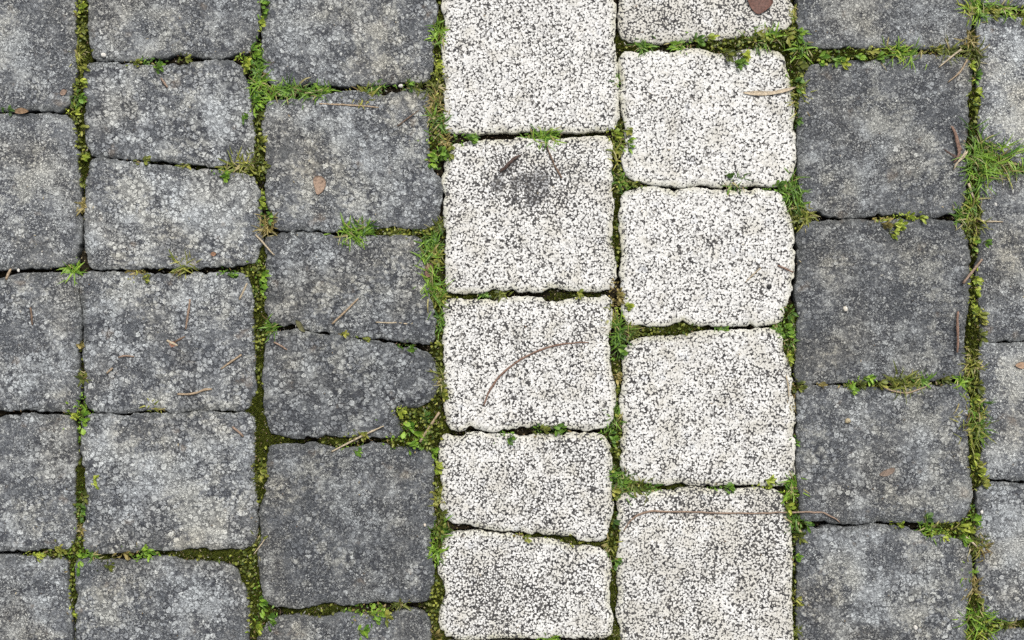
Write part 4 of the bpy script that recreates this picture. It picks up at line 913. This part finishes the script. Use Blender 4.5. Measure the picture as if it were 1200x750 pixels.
def fallen_leaf(x, y, outline, col, label, curl=2.0, name='fallen_leaf'):
    P = catmull(outline, 1.5); c = P.mean(0); N = len(P)
    rings = [c + (P-c)*t for t in (1, .75, .5, .25)]
    V = np.concatenate(rings + [c[None]])
    dx, dy = V[:, 0]-c[0], V[:, 1]-c[1]
    R = np.abs(P-c).max()
    Z = 1.7 + curl*(dx*.8+dy*.6)**2/R**2 + .35*vnoise(V[:, 0], V[:, 1], 4, 3)
    i = np.arange(N); j = (i+1) % N
    q = np.concatenate([np.stack([k*N+i, k*N+j, (k+1)*N+j, (k+1)*N+i], 1) for k in range(3)]); t = np.stack([3*N+i, 3*N+j, np.full(N, 4*N)], 1)
    top = np.stack([dx, -dy, Z], 1); bot = top - (0, 0, .5); M = len(top)
    rim = np.stack([i, j, j+M, i+M], 1)
    me = np_mesh(name, np.concatenate([top, bot])*MM, [np.concatenate([q, q[:, ::-1]+M, rim]), np.concatenate([t, t[:, ::-1]+M])], M_DRY)
    o = add_obj(name, me, None, (wx(c[0]), wy(c[1]), 0)); o.color = col + (1,)
    return tag(o, label, 'leaf')
fallen_leaf(0, 0, [(874,-6),(888,-10),(902,-4),(905,4),(898,12),(888,17),(880,10),(876,2)], (.135, .065, .05), 'dark reddish brown fallen leaf on the topmost right white stone', 3.0)
fallen_leaf(0, 0, [(368,209),(375,206),(381,210),(382,218),(377,226),(372,228),(369,220)], (.33, .235, .175), 'pale brown dead leaf in the middle of a grey stone, third column')
fallen_leaf(0, 0, [(19,129),(26,126.5),(32,128.5),(35,131),(30,133),(23,133.5),(18,132)], (.24, .155, .09), 'orange brown curled leaf in the crack at the upper left')
fallen_leaf(0, 0, [(499,311),(506,308),(508,315),(506,323),(500,325),(498,318)], (.17, .095, .065), 'dark brown dead leaf scrap between grass tufts left of the white stones', 1.2)
fallen_leaf(0, 0, [(247,298),(250,295),(254,297),(252,300),(249,300)], (.27, .15, .09), 'tiny rusty leaf scrap near the lower edge of a light grey stone', .6)
fallen_leaf(0, 0, [(71,110),(74,105),(79,106),(77,111),(73,112)], (.27, .19, .145), 'tiny reddish leaf scrap by the leftmost long joint near the top', .6)
fallen_leaf(0, 0, [(1030,556),(1038,550),(1048,548),(1047,553),(1036,558)], (.22, .165, .13), 'rust brown bark flake lying on a dark grey stone beside the mottled patch', .6)
fallen_leaf(0, 0, [(870,109),(884,107),(905,107),(925,103),(933,102),(926,106),(905,111),(885,112)], (.50, .42, .31), 'long tan dry blade on the white stone by the right long joint', 1.0, 'dry_leaf')
fallen_leaf(0, 0, [(347,375),(352,377),(356,384),(358,389),(352,387),(348,381)], (.11, .11, .045), 'small olive leaf over the thin crack between dark grey stones', .8)
fallen_leaf(0, 0, [(199,402),(204,400),(207,404),(202,407)], (.30, .15, .10), 'reddish scrap just beside the crossed needle bits', .4)
fallen_leaf(0, 0, [(1189,428),(1196,424),(1203,427),(1198,432)], (.36, .24, .16), 'pale brown leaf scrap at the right edge of the picture', .5)

def pebble(x, y, r, col, label, sq=.55):
    r *= .8
    nu, nv = 10, 6; V = []; F = []; T = []
    for a in range(1, nv):
        th = math.pi*a/nv
        for b in range(nu):
            ph = 2*math.pi*b/nu
            k = 1 + .22*float(vnoise(np.array([math.cos(ph)*3+x]), np.array([math.sin(ph)*3+a*1.3+y]), 1.4, 9)[0])
            V.append((r*k*math.sin(th)*math.cos(ph), r*k*.82*math.sin(th)*math.sin(ph), r*sq*math.cos(th)))
    n = len(V); V += [(0, 0, r*sq), (0, 0, -r*sq)]
    for a in range(nv-2):
        for b in range(nu): F.append((a*nu+b, (a+1)*nu+b, (a+1)*nu+(b+1) % nu, a*nu+(b+1) % nu))
    for b in range(nu): T += [(n, b, (b+1) % nu), (n+1, (nv-2)*nu+(b+1) % nu, (nv-2)*nu+b)]
    o = add_obj('pebble', np_mesh('pebble', np.array(V)*MM, [np.array(F), np.array(T)], M_DRY), None, (wx(x), wy(y), (r*sq*.55+.4)*MM), (0, 0, random.uniform(0, 6)))
    o.color = col + (1,)
    return tag(o, label, 'pebble')
WH = (.72, .71, .68)
pebble(122, 65, 4, WH, 'small white pebble beside the top crack of the second grey column')
pebble(901, 336, 4.2, (.02, .02, .022), 'black pebble on a white stone by the right long joint')
pebble(993, 493, 4.5, (.42, .36, .24), 'tan pebble set in dark grey stone below leafy crack')
pebble(990, 362, 4.2, (.66, .63, .56), 'pale pebble on the dark grey stone beside the white stones')
pebble(1072, 735, 4, WH, 'white pebble at the bottom of the picture on grey stone')
pebble(470, 101, 3.6, (.66, .65, .62), 'whitish pebble in the grassy crack of the third grey column')
pebble(1150, 600, 3, WH, 'tiny white chip beside the rightmost joint, on lower grey stone')
pebble(22, 317, 2.6, WH, 'tiny white pebble in the crack at the left edge')
pebble(1166, 240, 3.4, (.6, .6, .58), 'whitish chip on rightmost grey column below the largest tuft')
pebble(498, 615, 2.6, (.62, .56, .48), 'pale chip near the right edge of the darkest grey stone')
